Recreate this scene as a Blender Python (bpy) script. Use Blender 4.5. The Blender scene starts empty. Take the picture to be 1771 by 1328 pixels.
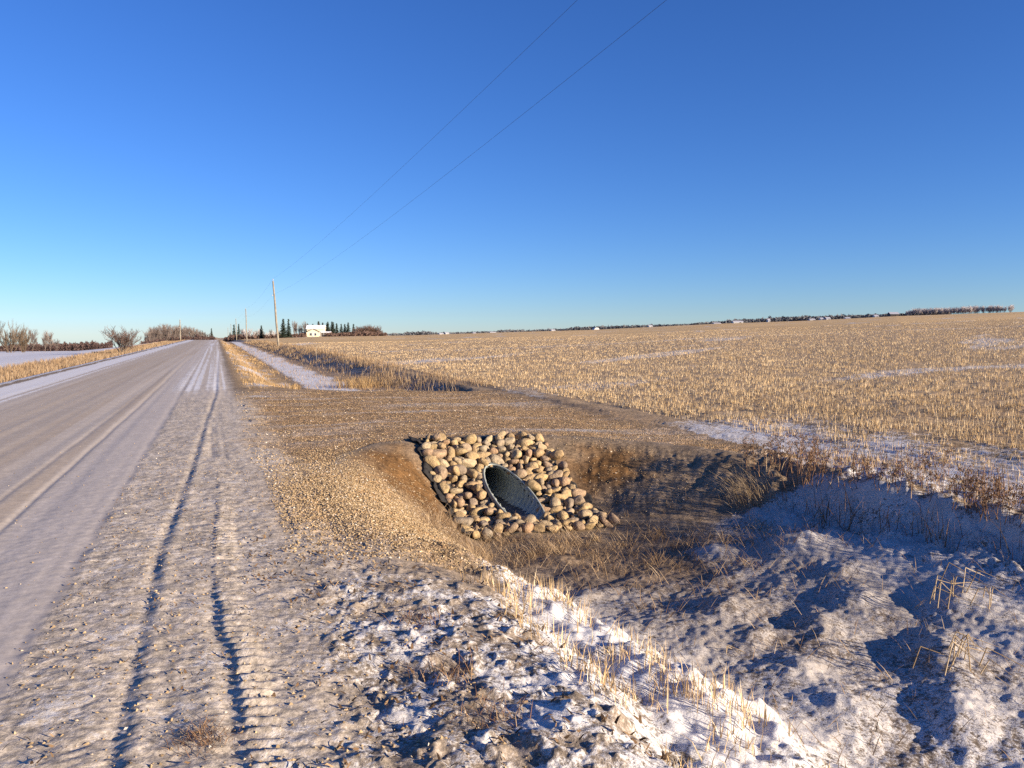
import bpy, bmesh, math, random
import numpy as np
from mathutils import Vector, Matrix
R = math.radians
rng = np.random.default_rng(7)
random.seed(7)
SC = bpy.context.scene
COL = SC.collection

# ---------------------------------------------------------------- camera, sky, sun, exposure
CAM_H = 1.65
F_PX, PW, PH, V0, UVP = 1330.0, 1771.0, 1328.0, 583.0, 374.0
PITCH = math.atan((PH / 2 - V0) / F_PX)
YAW = math.atan((PW / 2 - UVP) / F_PX * math.cos(PITCH))      # clockwise from +Y (the road runs along +Y)
cam_d = bpy.data.cameras.new('camera')
cam = bpy.data.objects.new('camera', cam_d); COL.objects.link(cam)
cam.location = (0, 0, CAM_H)
cam.rotation_euler = (math.pi / 2 - PITCH, 0, -YAW)
cam_d.sensor_width = 36.0; cam_d.lens = 36.0 * F_PX / PW
cam_d.clip_start = 0.05; cam_d.clip_end = 20000
SC.camera = cam

SUN_AZ, SUN_EL = R(140), R(14.0)
w = bpy.data.worlds.new('World'); SC.world = w; w.use_nodes = True
nt = w.node_tree
sky = nt.nodes.new('ShaderNodeTexSky'); sky.sky_type = 'NISHITA'; sky.sun_disc = False
sky.sun_elevation = SUN_EL; sky.sun_rotation = SUN_AZ
sky.air_density = 1.0; sky.dust_density = 0.0; sky.ozone_density = 6.0; sky.altitude = 300
nt.nodes['Background'].inputs[1].default_value = 0.070
hs = nt.nodes.new('ShaderNodeHueSaturation'); hs.inputs['Saturation'].default_value = 1.07; hs.inputs['Hue'].default_value = .509
gain = nt.nodes.new('ShaderNodeMix'); gain.data_type = 'RGBA'; gain.blend_type = 'MULTIPLY'; gain.inputs[0].default_value = 1.0
gain.inputs[7].default_value = (.96, .97, 1.10, 1)
nt.links.new(sky.outputs[0], hs.inputs['Color']); nt.links.new(hs.outputs[0], gain.inputs[6]); nt.links.new(gain.outputs[2], nt.nodes['Background'].inputs[0])
sun_d = bpy.data.lights.new('sun', 'SUN'); sun_d.energy = 5.0; sun_d.angle = R(0.55); sun_d.color = (1.0, 0.83, 0.63)
sun = bpy.data.objects.new('sun', sun_d); COL.objects.link(sun)
sdir = Vector((math.sin(SUN_AZ) * math.cos(SUN_EL), math.cos(SUN_AZ) * math.cos(SUN_EL), math.sin(SUN_EL)))
sun.rotation_euler = sdir.to_track_quat('Z', 'Y').to_euler(); sun.location = (30, -30, 30)
SC.view_settings.view_transform = 'Standard'; SC.view_settings.look = 'None'
SC.view_settings.gamma = 1.0; SC.view_settings.exposure = 1.20
SC.render.engine = 'CYCLES'
SC.cycles.max_bounces = 5; SC.cycles.diffuse_bounces = 3; SC.cycles.use_denoising = False

# ---------------------------------------------------------------- noise and small maths
_perm = rng.permutation(4096)
_ang = rng.random(4096) * 2 * np.pi
_gx, _gy = np.cos(_ang), np.sin(_ang)
def perlin(x, y, seed=0):
    x = np.asarray(x, float) + seed * 17.31; y = np.asarray(y, float) + seed * 9.77
    xi = np.floor(x).astype(np.int64); yi = np.floor(y).astype(np.int64)
    xf = x - xi; yf = y - yi
    u = xf * xf * xf * (xf * (xf * 6 - 15) + 10); v = yf * yf * yf * (yf * (yf * 6 - 15) + 10)
    def g(ix, iy, dx, dy):
        h = _perm[(_perm[ix & 4095] + iy) & 4095]
        return _gx[h] * dx + _gy[h] * dy
    a = g(xi, yi, xf, yf); b = g(xi + 1, yi, xf - 1, yf)
    c = g(xi, yi + 1, xf, yf - 1); d = g(xi + 1, yi + 1, xf - 1, yf - 1)
    return 1.5 * (a + u * (b - a) + v * (c - a + u * (a - b - c + d)))
def fbm(x, y, scale, octs=3, seed=0, gain=.5, sx=1.0):
    x = np.asarray(x, float) / scale / sx; y = np.asarray(y, float) / scale
    s = 0; a = 1.0; t = 0
    for o in range(octs):
        s = s + a * perlin(x * 2.03 ** o, y * 2.03 ** o, seed + o * 3); t += a; a *= gain
    return s / t * 1.3
def ss(a, b, x):
    t = np.clip((np.asarray(x, float) - a) / (b - a), 0, 1); return t * t * (3 - 2 * t)
def smax(a, b, k):
    h = np.clip(.5 + .5 * (a - b) / k, 0, 1); return b + (a - b) * h + k * h * (1 - h)
def smin(a, b, k): return -smax(-a, -b, k)

# ---------------------------------------------------------------- terrain
# skyline elevation (tan) against azimuth from the road direction, degrees
SKY_A = np.array([-40, -8, -3, 0, 2.9, 6.7, 13.1, 21, 27.2, 35.9, 42.2, 47.5, 54.6, 75, 180.])
SKY_E = np.array([-.002, -.002, -.003, -.0035, -.0012, .0012, .0026, .0070, .0100, .0172, .0205, .0248, .0278, .029, .02])
EDGE_NEAR = [(1.15, -30), (1.15, 4.0), (1.1, 5.5), (1.1, 7.2), (1.2, 9.2), (1.6, 11.2), (2.35, 12.4), (3.2, 12.8), (4.3, 13.05), (5.3, 12.85),
             (6.3, 12.55), (7.2, 11.9), (7.9, 10.9), (8.5, 9.6), (30, 8.6)]
EDGE_FAR = [(30, 24.3), (8.4, 24.0), (6.5, 24.9), (4.0, 25.2), (2.2, 26.0), (1.2, 29), (1.0, 34), (1.0, 900)]
POLY = [(-400, -30)] + EDGE_NEAR + EDGE_FAR + [(-400, 900)]
def seg_dist(X, Y, pts):
    d = np.full(X.shape, 1e9)
    for (x0, y0), (x1, y1) in zip(pts[:-1], pts[1:]):
        dx, dy = x1 - x0, y1 - y0
        t = np.clip(((X - x0) * dx + (Y - y0) * dy) / (dx * dx + dy * dy), 0, 1)
        d = np.minimum(d, (X - x0 - t * dx) ** 2 + (Y - y0 - t * dy) ** 2)
    return np.sqrt(d)
def inside(X, Y, pts):
    c = np.zeros(X.shape, bool)
    n = len(pts)
    for i in range(n):
        x0, y0 = pts[i]; x1, y1 = pts[(i + 1) % n]
        if y0 == y1: continue
        m = (y0 > Y) != (y1 > Y)
        c ^= m & (X < (x1 - x0) * (Y - y0) / (y1 - y0) + x0)
    return c
def road_z(Y):
    Y = np.asarray(Y, float)
    up = .0050 * np.clip(Y - 20, 0, 190)
    dn = .0060 * np.clip(Y - 215, 0, 160)
    return up - dn
def track_x(Y):   # the long rut left of the camera
    return np.interp(Y, [0, 3.2, 6.2, 10, 17, 24, 60, 200], [-.42, -.42, -.45, -.34, -.22, -.05, .1, .1])
def rut_x(Y):     # the lugged tractor print beside it
    return np.interp(Y, [0, 3.7, 5.6, 8.7, 14, 20], [.06, .03, -.10, -.05, -.12, -.15])
PIPE_X, PIPE_Z, PIPE_R = 4.20, -0.78, 0.31
def base_terrain(X, Y):
    D = np.hypot(X, Y) + 1e-6
    az = np.degrees(np.arctan2(X, Y))
    e = np.interp(az, SKY_A, SKY_E)
    zr = road_z(Y)
    Dc = np.minimum(D, 430.)
    field = 1.65 + e * Dc - 2.06 * np.exp(-Dc / 170.) - .48 * np.exp(-Dc / 22.) + np.clip(D - 430, 0, 1200) * (e - .0022)
    cross_z = -0.03 - .018 * np.clip(X - 1, 0, 8)
    lat = np.clip(X - 6.0, 0, 4) / 4
    top = zr + np.where(X > .9, cross_z, -.03 * np.clip(X, 0, 1))
    # crowned road, left verge
    top = top - .010 * np.abs(np.clip(X, -9, 2) + 2.8) + .028
    mf = ss(5.5, 9.6, X); top = np.where(X > 1, top * (1 - mf) + field * mf, top)
    left = zr - .5 * ss(-6.6, -9.5, X)
    flat = -.55 - .013 * np.clip(D - 120, 0, 9000)
    wl = ss(-13, -24, X)
    left = left * (1 - wl) + flat * wl
    top = np.where(X < -6.4, np.minimum(top, left), top)
    top = np.where(X < -6.4, top * (1 - ss(-6.4, -9.5, X)) + left * ss(-6.4, -9.5, X), top)
    ins = inside(X, Y, POLY)
    sd = np.where(ins, 0, np.minimum(seg_dist(X, Y, EDGE_NEAR), seg_dist(X, Y, EDGE_FAR)))
    sd = np.where(X < .9, 0, sd)
    far = ss(22, 29, Y)
    slope = .335 - .02 * far - .06 * ss(5.4, 6.2, X) * ss(8, 10, Y) * (1 - far) + ss(4.0, 3.2, X) * ss(12.6, 11.2, Y) * (.10 + .17 * ss(6, 9, Y))
    rq_ = .09 + .42 * ss(12.9, 11.0, Y) * ss(4.2, 3.0, X); sr = np.sqrt(sd * sd + rq_) - np.sqrt(rq_)
    zl = top - sr * (slope + .03 + .08 * ss(12.9, 11.0, Y) * ss(4.2, 3.0, X)) - .10 * ss(.15, 1.4, sd)
    bottom = -1.14 + .03 * (Y - 8) * ss(8, 10, Y) * (1 - ss(14, 15, Y)) + (zr + .60) * far
    bottom = bottom + (.11 * np.clip(X - 5, 0, 4) + .22 * ss(8.5, 5.5, Y)) * (1 - ss(9, 11, Y))
    bank_w = np.clip(8.25 + .22 * perlin(Y / 1.6, 0 * Y, 5) - X, 0, 9)
    bank = np.where(X > 2, field - (.90 - .60 * far) * bank_w, -999)
    z = smax(zl, np.where(X > 1.7, bottom, -999), .12)
    # where the approach runs out into the field it takes on the field's level
    m = ss(6.5, 10.5, X)
    zz = smax(z, bank, .06)
    z = np.where(X > 8.6, field, np.where(X > 7.6, zz * (1 - ss(7.6, 8.6, X)) + np.maximum(field, zz - .06) * ss(7.6, 8.6, X), zz))
    z = np.where((X > 8.25) & (X < 8.6), z * (1 - ss(8.25, 8.6, X)) + field * ss(8.25, 8.6, X), z)
    return z, sd, ins, field
def riprap_flat(X, Y):
    return ss(2.7, 3.1, X) * (1 - ss(5.4, 5.8, X)) * ss(9.0, 9.6, Y) * (1 - ss(13.2, 13.8, Y))
MOUNDS = [  # x, y, rx, ry, height, angle
    (2.75, 4.2, .60, 1.2, .22, .12), (2.85, 2.9, .60, 1.0, .20, .1), (2.45, 5.6, .5, .80, .16, .3), (2.1, 6.6, .35, .6, .09, .4),
    (6.45, 7.3, .60, .45, .20, .4), (5.65, 7.75, .4, .35, .13, 0), (4.5, 6.0, .45, .22, .07, .7), (4.9, 5.2, .5, .2, .08, .9),
    (4.1, 4.6, .4, .2, .07, .6), (5.7, 5.6, .55, .25, .09, .8), (3.9, 3.9, .4, .22, .08, .9), (6.3, 5.0, .5, .25, .09, .6),
    (4.6, 3.6, .5, .22, .08, .8), (5.1, 6.9, .35, .2, .06, .3), (3.4, 6.9, .5, .2, .05, .9), (5.3, 4.3, .5, .2, .08, .8), (6.1, 6.2, .4, .2, .07, .5), (4.3, 5.3, .3, .15, .05, .5)]
def terrain(X, Y, full=False):
    X = np.asarray(X, float); Y = np.asarray(Y, float)
    z, sd, ins, field = base_terrain(X, Y)
    D = np.hypot(X, Y)
    near = 1 - ss(22, 45, D)
    near2 = 1 - ss(9, 16, D)
    rip = riprap_flat(X, Y)
    # --- chunky snow on the shoulder
    w1 = ss(.25, .75, X) * (1 - ss(1.6, 2.2, X)) * (1 - ss(4.5, 6.6, Y)) * near
    chunk = np.abs(fbm(X, Y, .30, 3, 11))
    clod = np.clip(fbm(X, Y, .11, 3, 14) - .02, 0, 1)
    z = z + w1 * (.038 * chunk + .040 * clod + .035 * fbm(X, Y, .7, 2, 12) - .012)
    # --- rough frozen strip beside the wheel lane
    w2 = ss(-1.02, -.90, X + .03 * perlin(Y / .6, Y * 0, 3)) * (1 - ss(.3, .9, X)) * near
    z = z + w2 * (.008 + .0055 * fbm(X, Y, .045, 2, 21, sx=1.8) + .007 * fbm(X, Y, .13, 2, 22, sx=1.3) + .008 * fbm(X, Y, .5, 2, 23))
    # smooth lane: only faint undulation
    w3 = (1 - ss(-1.05, -.9, X)) * ss(-6.3, -5.8, X)
    z = z + w3 * (.004 * fbm(X * 2.2, Y * .12, .9, 2, 31) * near + .009 * fbm(X * 3, Y * .03, 1.0, 2, 33) + .0025 * fbm(X, Y, .10, 2, 34) * near2)
    # --- ruts
    tx = X - track_x(Y) - .004 * perlin(Y / .35, Y * 0, 41)
    far_w = (1 - ss(60, 120, Y)) * ss(-.5, .5, Y)
    z = z + far_w * (.55 + .45 * ss(-.4, .3, perlin(Y / .9, Y * 0, 44))) * (-.014 * np.exp(-(tx / .045) ** 2) + .009 * np.exp(-((tx - .08) / .05) ** 2))
    rx = X - rut_x(Y) - .02 * perlin(Y / .5, Y * 0, 43)
    rw = ss(2.2, 3.4, Y) * (1 - ss(17, 22, Y))
    lug = .5 + .5 * np.cos(2 * np.pi * (Y + .25 * np.abs(rx)) / .095)
    z = z + rw * (-.016 * np.exp(-(rx / .05) ** 2) * ss(-.35, .25, perlin(Y / 1.1, Y * 0, 45)) + ss(.03, .06, rx) * (1 - ss(.16, .22, rx)) * (.020 * lug ** 2 * (1 - ss(9, 12, Y)) - .004))
    # parallel lane seams on the packed road
    for sx0, am in ((-1.75, .010), (-2.05, .006), (-3.7, .005), (-4.6, .006)):
        z = z - am * np.exp(-((X - sx0 - .03 * perlin(Y / 3, Y * 0, 47)) / .035) ** 2) * (1 - ss(40, 80, Y))
    # --- ditch slopes and floor: drifts, lumps
    dw = ss(.05, .6, sd) * (1 - rip) * near
    lowsnow = (1 - ss(8.3, 9.8, Y)) + ss(25.5, 27, Y)
    soil = ss(8.8, 10.0, Y) * (1 - ss(25, 26, Y))
    inditch = dw * (X < 8.3) * (X > 1.2)
    z = z + inditch * lowsnow * (0.045 * fbm(X + .5 * Y, Y - .5 * X, 1.05, 2, 51, .5, sx=2.3) + .022 * fbm(X + .4 * Y, Y - .4 * X, .36, 3, 52, .55, sx=1.7) + .012 * fbm(X, Y, .09, 2, 53))
    z = z + inditch * soil * (.055 * fbm(X, Y, .55, 4, 55) + .018 * fbm(X, Y, .14, 2, 56))
    for (mx, my, ax, ay, hh, an) in MOUNDS:
        c, s = math.cos(an), math.sin(an)
        lx = (X - mx) * c + (Y - my) * s; ly = -(X - mx) * s + (Y - my) * c
        q = (lx / ax) ** 2 + (ly / ay) ** 2
        z = z + hh * np.exp(-q * 1.3) * (1 + .25 * fbm(X, Y, .22, 2, 58))
    # furrow with broken straw between shoulder berm and the drift
    fx = X - (2.10 + .28 * perlin(Y / .8, Y * 0, 61) + .05 * perlin(Y / .2, X / .3, 62))
    z = z + (1 - ss(4.8, 6.2, Y)) * (.07 * np.exp(-((fx + .42) / .28) ** 2) - .07 * np.exp(-(fx / .14) ** 2))
    hw = ss(1.5, 2.0, X) * (1 - ss(2.9, 3.6, X)) * (1 - ss(5.6, 7.2, Y))
    z = z + hw * (.10 * fbm(X, Y, .50, 2, 63) ** 2 + .035 * np.clip(fbm(X, Y, .24, 2, 64), 0, 1))
    # --- rugged field bank
    bw = ss(6.5, 7.4, X) * (1 - ss(8.2, 9.6, X)) * (1 - ss(9.5, 11.5, Y)) * near
    z = z + bw * (.10 * fbm(X, Y, .42, 3, 65) + .06 * np.clip(fbm(X, Y, .16, 2, 66), 0, 1))
    # --- approach: gravel undulation and wheel streaks
    aw = (ins & (X > .6) & (Y > 6) & (Y < 27) & (X < 9)).astype(float) * near
    z = z + aw * (.022 * fbm(X, Y, 1.1, 3, 71) + .008 * fbm(X, Y, .15, 2, 72) + .012 * np.cos(2 * np.pi * (Y + .05 * X * X) / .9) * ss(14, 17, Y))
    # --- stubble field: shallow drill rows and lumps
    fw = ss(8.6, 10, X) * (1 - ss(60, 120, D))
    z = z + fw * (.035 * fbm(X, Y, .8, 3, 75) + .02 * np.cos(2 * np.pi * (X + .04 * Y) / .30) * (1 - ss(18, 30, D)))
    farw = ss(30, 80, D) * (X > 9)
    z = z + farw * .12 * fbm(X, Y, 26, 2, 77) * (1 - ss(250, 420, D))
    if full: return z, sd, ins, rip
    return z
def tz(x, y): return float(terrain(np.array([x]), np.array([y]))[0])
def at(u, D, v=None):            # a spot on the ground at distance D in the direction the picture shows at column u
    a = YAW + math.atan((u - PW / 2) / F_PX)
    return D * math.sin(a), D * math.cos(a)
def hit(u, v):                   # where the sight line through (u, v) meets the ground
    fw = np.array([math.sin(YAW) * math.cos(PITCH), math.cos(YAW) * math.cos(PITCH), -math.sin(PITCH)])
    rt = np.array([math.cos(YAW), -math.sin(YAW), 0]); up = np.cross(rt, fw)
    d = fw + rt * ((u - PW / 2) / F_PX) + up * ((PH / 2 - v) / F_PX)
    t = np.geomspace(1.5, 400, 4000)
    g = terrain(d[0] * t, d[1] * t); k = np.argmax(CAM_H + d[2] * t < g)
    return d[0] * t[k], d[1] * t[k]

# ---------------------------------------------------------------- materials
def new_mat(name):
    m = bpy.data.materials.new(name); m.use_nodes = True
    n = m.node_tree.nodes; b = n['Principled BSDF']
    b.inputs['Roughness'].default_value = .9; b.inputs['Specular IOR Level'].default_value = .15
    return m, n, m.node_tree.links, b
def N(n, t, **kw):
    x = n.new(t)
    for k, v in kw.items():
        if k.startswith('i_'): x.inputs[k[2:]].default_value = v
        else: setattr(x, k, v)
    return x
def math_(n, l, op, a, b=None, c=None, clamp=False):
    m = n.new('ShaderNodeMath'); m.operation = op; m.use_clamp = clamp
    for i, q in enumerate((a, b, c)):
        if q is None: continue
        if isinstance(q, (int, float)): m.inputs[i].default_value = q
        else: l.new(q, m.inputs[i])
    return m.outputs[0]
def noise(n, l, vec, scale, detail=5, rough=.6):
    t = n.new('ShaderNodeTexNoise'); t.inputs['Scale'].default_value = scale; t.inputs['Detail'].default_value = detail; t.inputs['Roughness'].default_value = rough
    l.new(vec, t.inputs['Vector']); return t.outputs['Fac']
def mix(n, l, fac, a, b, mode='MIX'):
    m = n.new('ShaderNodeMix'); m.data_type = 'RGBA'; m.blend_type = mode; m.clamp_factor = True
    for q, s in ((fac, 0), (a, 6), (b, 7)):
        if isinstance(q, (int, float)): m.inputs[s].default_value = q
        elif isinstance(q, tuple): m.inputs[s].default_value = (*q, 1) if len(q) == 3 else q
        else: l.new(q, m.inputs[s])
    return m.outputs[2]
def maprange(n, l, v, a, b, c=0., d=1.):
    m = n.new('ShaderNodeMapRange'); m.interpolation_type = 'SMOOTHSTEP'
    l.new(v, m.inputs[0])
    for i, q in enumerate((a, b, c, d)): m.inputs[i + 1].default_value = q
    return m.outputs[0]
def ramp(n, l, v, stops):
    r = n.new('ShaderNodeValToRGB'); e = r.color_ramp.elements
    while len(e) < len(stops): e.new(.5)
    for k, (p, c) in enumerate(stops): e[k].position = p; e[k].color = (*c, 1)
    l.new(v, r.inputs[0]); return r.outputs[0]

def ground_material():
    m, n, l, b = new_mat('frosted_ground')
    geo = n.new('ShaderNodeNewGeometry'); P = geo.outputs['Position']
    A = {}
    for a in ('tint', 'snow', 'grav'):
        q = n.new('ShaderNodeAttribute'); q.attribute_name = a; A[a] = q.outputs['Color'] if a == 'tint' else q.outputs['Fac']
    n1 = noise(n, l, P, 2.6, 8, .68); n2 = noise(n, l, P, 15, 8, .72); n3 = noise(n, l, P, 90, 3, .6)
    vor = n.new('ShaderNodeTexVoronoi'); vor.inputs['Scale'].default_value = 42; l.new(P, vor.inputs['Vector'])
    vor2 = n.new('ShaderNodeTexVoronoi'); vor2.inputs['Scale'].default_value = 95; l.new(P, vor2.inputs['Vector'])
    sep = n.new('ShaderNodeSeparateColor'); l.new(vor.outputs['Color'], sep.inputs[0])
    sep2 = n.new('ShaderNodeSeparateColor'); l.new(vor2.outputs['Color'], sep2.inputs[0])
    v1 = maprange(n, l, n1, .25, .75, .72, 1.26); v2 = maprange(n, l, n2, .28, .72, .52, 1.42)
    v = math_(n, l, 'MULTIPLY', v1, v2)
    n4 = noise(n, l, P, 46, 4, .7)
    v = math_(n, l, 'MULTIPLY', v, maprange(n, l, n4, .30, .70, .62, 1.34))
    rq = n.new('ShaderNodeAttribute'); rq.attribute_name = 'rough'
    v = math_(n, l, 'ADD', math_(n, l, 'MULTIPLY', math_(n, l, 'SUBTRACT', v, 1.0), math_(n, l, 'MULTIPLY', rq.outputs['Fac'], 2.0, clamp=True)), 1.0)
    base = mix(n, l, 1.0, A['tint'], v, 'MULTIPLY')
    peb = ramp(n, l, sep.outputs[0], [(0, (.25, .24, .25)), (.30, (.70, .66, .62)), (.65, (1.25, 1.12, .95)), (1, (2.1, 1.95, 1.8))])
    peb2 = ramp(n, l, sep2.outputs[1], [(0, (.55, .55, .56)), (.5, (1, .98, .95)), (1, (1.5, 1.42, 1.3))])
    base = mix(n, l, A['grav'], base, mix(n, l, 1.0, base, mix(n, l, 1.0, peb, peb2, 'MULTIPLY'), 'MULTIPLY'))
    s = math_(n, l, 'ADD', A['snow'], math_(n, l, 'MULTIPLY_ADD', n2, 1.0, -.5))
    s = math_(n, l, 'ADD', s, math_(n, l, 'MULTIPLY_ADD', n1, .7, -.35))
    s = math_(n, l, 'ADD', s, math_(n, l, 'MULTIPLY_ADD', n4, .9, -.45))
    sf = maprange(n, l, s, .40, .66)
    snowc = mix(n, l, maprange(n, l, n3, .3, .75), (.72, .71, .70), (.54, .52, .50))
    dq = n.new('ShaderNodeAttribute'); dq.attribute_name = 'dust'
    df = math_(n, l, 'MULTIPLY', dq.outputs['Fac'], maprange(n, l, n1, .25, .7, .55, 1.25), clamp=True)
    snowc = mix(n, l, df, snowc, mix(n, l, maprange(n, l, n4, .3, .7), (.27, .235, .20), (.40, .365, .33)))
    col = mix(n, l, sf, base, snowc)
    l.new(col, b.inputs['Base Color'])
    hgt = math_(n, l, 'ADD', math_(n, l, 'MULTIPLY', n2, .55), math_(n, l, 'MULTIPLY', n3, .22))
    hgt = math_(n, l, 'SUBTRACT', hgt, math_(n, l, 'MULTIPLY', math_(n, l, 'MULTIPLY', vor.outputs['Distance'], A['grav']), .9))
    hgt = math_(n, l, 'ADD', hgt, math_(n, l, 'MULTIPLY', sf, .12))
    bmp = n.new('ShaderNodeBump'); bmp.inputs['Distance'].default_value = .028; bmp.inputs['Strength'].default_value = .55
    q = n.new('ShaderNodeAttribute'); q.attribute_name = 'rough'
    l.new(q.outputs['Fac'], bmp.inputs['Strength'])
    l.new(hgt, bmp.inputs['Height']); l.new(bmp.outputs[0], b.inputs['Normal'])
    l.new(maprange(n, l, sf, 0, 1, .92, .75), b.inputs['Roughness'])
    return m
M = {}
M['ground'] = ground_material()
def blade_mat(name, stops, trans=.25):
    m, n, l, b = new_mat(name)
    a = n.new('ShaderNodeAttribute'); a.attribute_name = 'shade'
    c = ramp(n, l, a.outputs['Fac'], stops)
    l.new(c, b.inputs['Base Color'])
    t = n.new('ShaderNodeBsdfTranslucent'); l.new(c, t.inputs['Color'])
    ms = n.new('ShaderNodeMixShader'); ms.inputs[0].default_value = trans
    l.new(b.outputs[0], ms.inputs[1]); l.new(t.outputs[0], ms.inputs[2])
    l.new(ms.outputs[0], n['Material Output'].inputs['Surface'])
    return m
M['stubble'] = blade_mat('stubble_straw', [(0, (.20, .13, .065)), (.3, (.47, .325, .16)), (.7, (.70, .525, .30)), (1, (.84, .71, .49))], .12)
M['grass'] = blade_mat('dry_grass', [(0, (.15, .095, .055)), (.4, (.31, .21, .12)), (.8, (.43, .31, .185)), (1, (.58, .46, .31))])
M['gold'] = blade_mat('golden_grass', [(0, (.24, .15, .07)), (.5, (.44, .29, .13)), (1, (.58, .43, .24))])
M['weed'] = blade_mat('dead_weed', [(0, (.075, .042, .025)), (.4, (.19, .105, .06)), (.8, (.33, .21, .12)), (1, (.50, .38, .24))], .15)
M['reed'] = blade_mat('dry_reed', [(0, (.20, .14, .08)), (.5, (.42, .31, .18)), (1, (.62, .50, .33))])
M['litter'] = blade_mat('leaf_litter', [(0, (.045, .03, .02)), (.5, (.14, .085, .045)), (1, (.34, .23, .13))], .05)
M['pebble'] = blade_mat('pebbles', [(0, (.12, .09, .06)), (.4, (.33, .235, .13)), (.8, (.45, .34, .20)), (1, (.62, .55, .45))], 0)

def simple_mat(name, col, rough=.8, var=.25, scale=6, spec=.2, bump=0., metal=0.):
    m, n, l, b = new_mat(name)
    tc = n.new('ShaderNodeTexCoord')
    nz = noise(n, l, tc.outputs['Object'], scale, 5)
    v = maprange(n, l, nz, .3, .7, 1 - var, 1 + var)
    l.new(mix(n, l, 1.0, tuple(col), v, 'MULTIPLY'), b.inputs['Base Color'])
    b.inputs['Roughness'].default_value = rough; b.inputs['Specular IOR Level'].default_value = spec; b.inputs['Metallic'].default_value = metal
    if bump:
        bm = n.new('ShaderNodeBump'); bm.inputs['Strength'].default_value = .5; bm.inputs['Distance'].default_value = bump
        l.new(nz, bm.inputs['Height']); l.new(bm.outputs[0], b.inputs['Normal'])
    return m
def stone_mat():
    m, n, l, b = new_mat('field_stone')
    tc = n.new('ShaderNodeTexCoord'); oi = n.new('ShaderNodeObjectInfo')
    va = n.new('ShaderNodeVectorMath'); va.operation = 'ADD'
    cx = n.new('ShaderNodeCombineXYZ'); sc = math_(n, l, 'MULTIPLY', oi.outputs['Random'], 50.)
    l.new(sc, cx.inputs[0]); l.new(sc, cx.inputs[1]); l.new(tc.outputs['Object'], va.inputs[0]); l.new(cx.outputs[0], va.inputs[1])
    base = ramp(n, l, oi.outputs['Random'], [(0, (.27, .195, .11)), (.18, (.44, .32, .165)), (.35, (.36, .25, .14)), (.5, (.50, .37, .20)), (.65, (.31, .25, .175)), (.78, (.38, .245, .145)), (.9, (.24, .20, .155)), (1, (.50, .39, .235))])
    n1 = noise(n, l, va.outputs[0], 2.2, 6, .65); n2 = noise(n, l, va.outputs[0], 14, 5, .7)
    c = mix(n, l, 1.0, base, maprange(n, l, n1, .3, .7, .70, 1.2), 'MULTIPLY')
    c = mix(n, l, 1.0, c, maprange(n, l, n2, .3, .7, .78, 1.18), 'MULTIPLY')
    c = mix(n, l, maprange(n, l, n2, .60, .72, 0, .5), c, (.16, .13, .10))
    l.new(c, b.inputs['Base Color']); b.inputs['Roughness'].default_value = .85
    bm = n.new('ShaderNodeBump'); bm.inputs['Strength'].default_value = .6; bm.inputs['Distance'].default_value = .06
    l.new(math_(n, l, 'ADD', n1, math_(n, l, 'MULTIPLY', n2, .3)), bm.inputs['Height']); l.new(bm.outputs[0], b.inputs['Normal'])
    return m
M['stone'] = stone_mat()
M['bark'] = simple_mat('grey_bark', (.15, .12, .10), .95, .35, 1.5)
M['twig'] = simple_mat('frosty_twigs', (.17, .135, .115), .95, .35, .6)
M['twig_red'] = simple_mat('brown_twigs', (.13, .085, .068), .95, .35, .6)
M['twig_frost'] = simple_mat('hoar_frost_twigs', (.50, .45, .43), .95, .2, .4)
M['twig_tan'] = simple_mat('willow_twigs', (.125, .092, .064), .95, .3, .5)
M['needles'] = simple_mat('spruce_needles', (.045, .062, .045), .9, .45, .7)
M['hedge'] = simple_mat('hedge_twigs', (.095, .062, .055), .95, .4, .3)
M['farwood'] = simple_mat('far_wood', (.12, .125, .135), .95, .4, .05)
M['pole'] = simple_mat('weathered_pole', (.25, .215, .165), .9, .25, 2.5)
M['wire'] = simple_mat('wire', (.06, .06, .07), .6, .1, 1)
M['ceramic'] = simple_mat('insulator', (.42, .41, .42), .4, .1, 3, .5)
M['snowroof'] = simple_mat('snowy_roof', (.80, .80, .83), .7, .06, .4)
M['farroof'] = simple_mat('far_snowy_roof', (.50, .50, .52), .7, .08, .4)
M['cream'] = simple_mat('cream_siding', (.66, .60, .44), .8, .06, .5)
M['white'] = simple_mat('white_siding', (.55, .55, .54), .8, .06, .5)
M['darkwall'] = simple_mat('dark_wall', (.10, .085, .075), .85, .2, .5)
M['glass'] = simple_mat('window_glass', (.05, .06, .08), .2, .1, 1, .6)
M['fabric'] = simple_mat('geotextile', (.035, .033, .032), .95, .3, 20, .1, .01)
M['clod'] = simple_mat('frozen_clod', (.20, .13, .075), .95, .4, 18, .1, .03)
M['ice'] = simple_mat('silt', (.07, .07, .075), .6, .3, 9, .3, .01)
def pipe_mat():
    m, n, l, b = new_mat('galvanised_steel')
    tc = n.new('ShaderNodeTexCoord'); nz = noise(n, l, tc.outputs['Object'], 5, 6, .7)
    l.new(ramp(n, l, nz, [(.25, (.25, .275, .245)), (.55, (.33, .355, .32)), (.8, (.41, .43, .40))]), b.inputs['Base Color'])
    b.inputs['Metallic'].default_value = .12; l.new(maprange(n, l, nz, .2, .8, .5, .7), b.inputs['Roughness'])
    return m
M['steel'] = pipe_mat()

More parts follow.
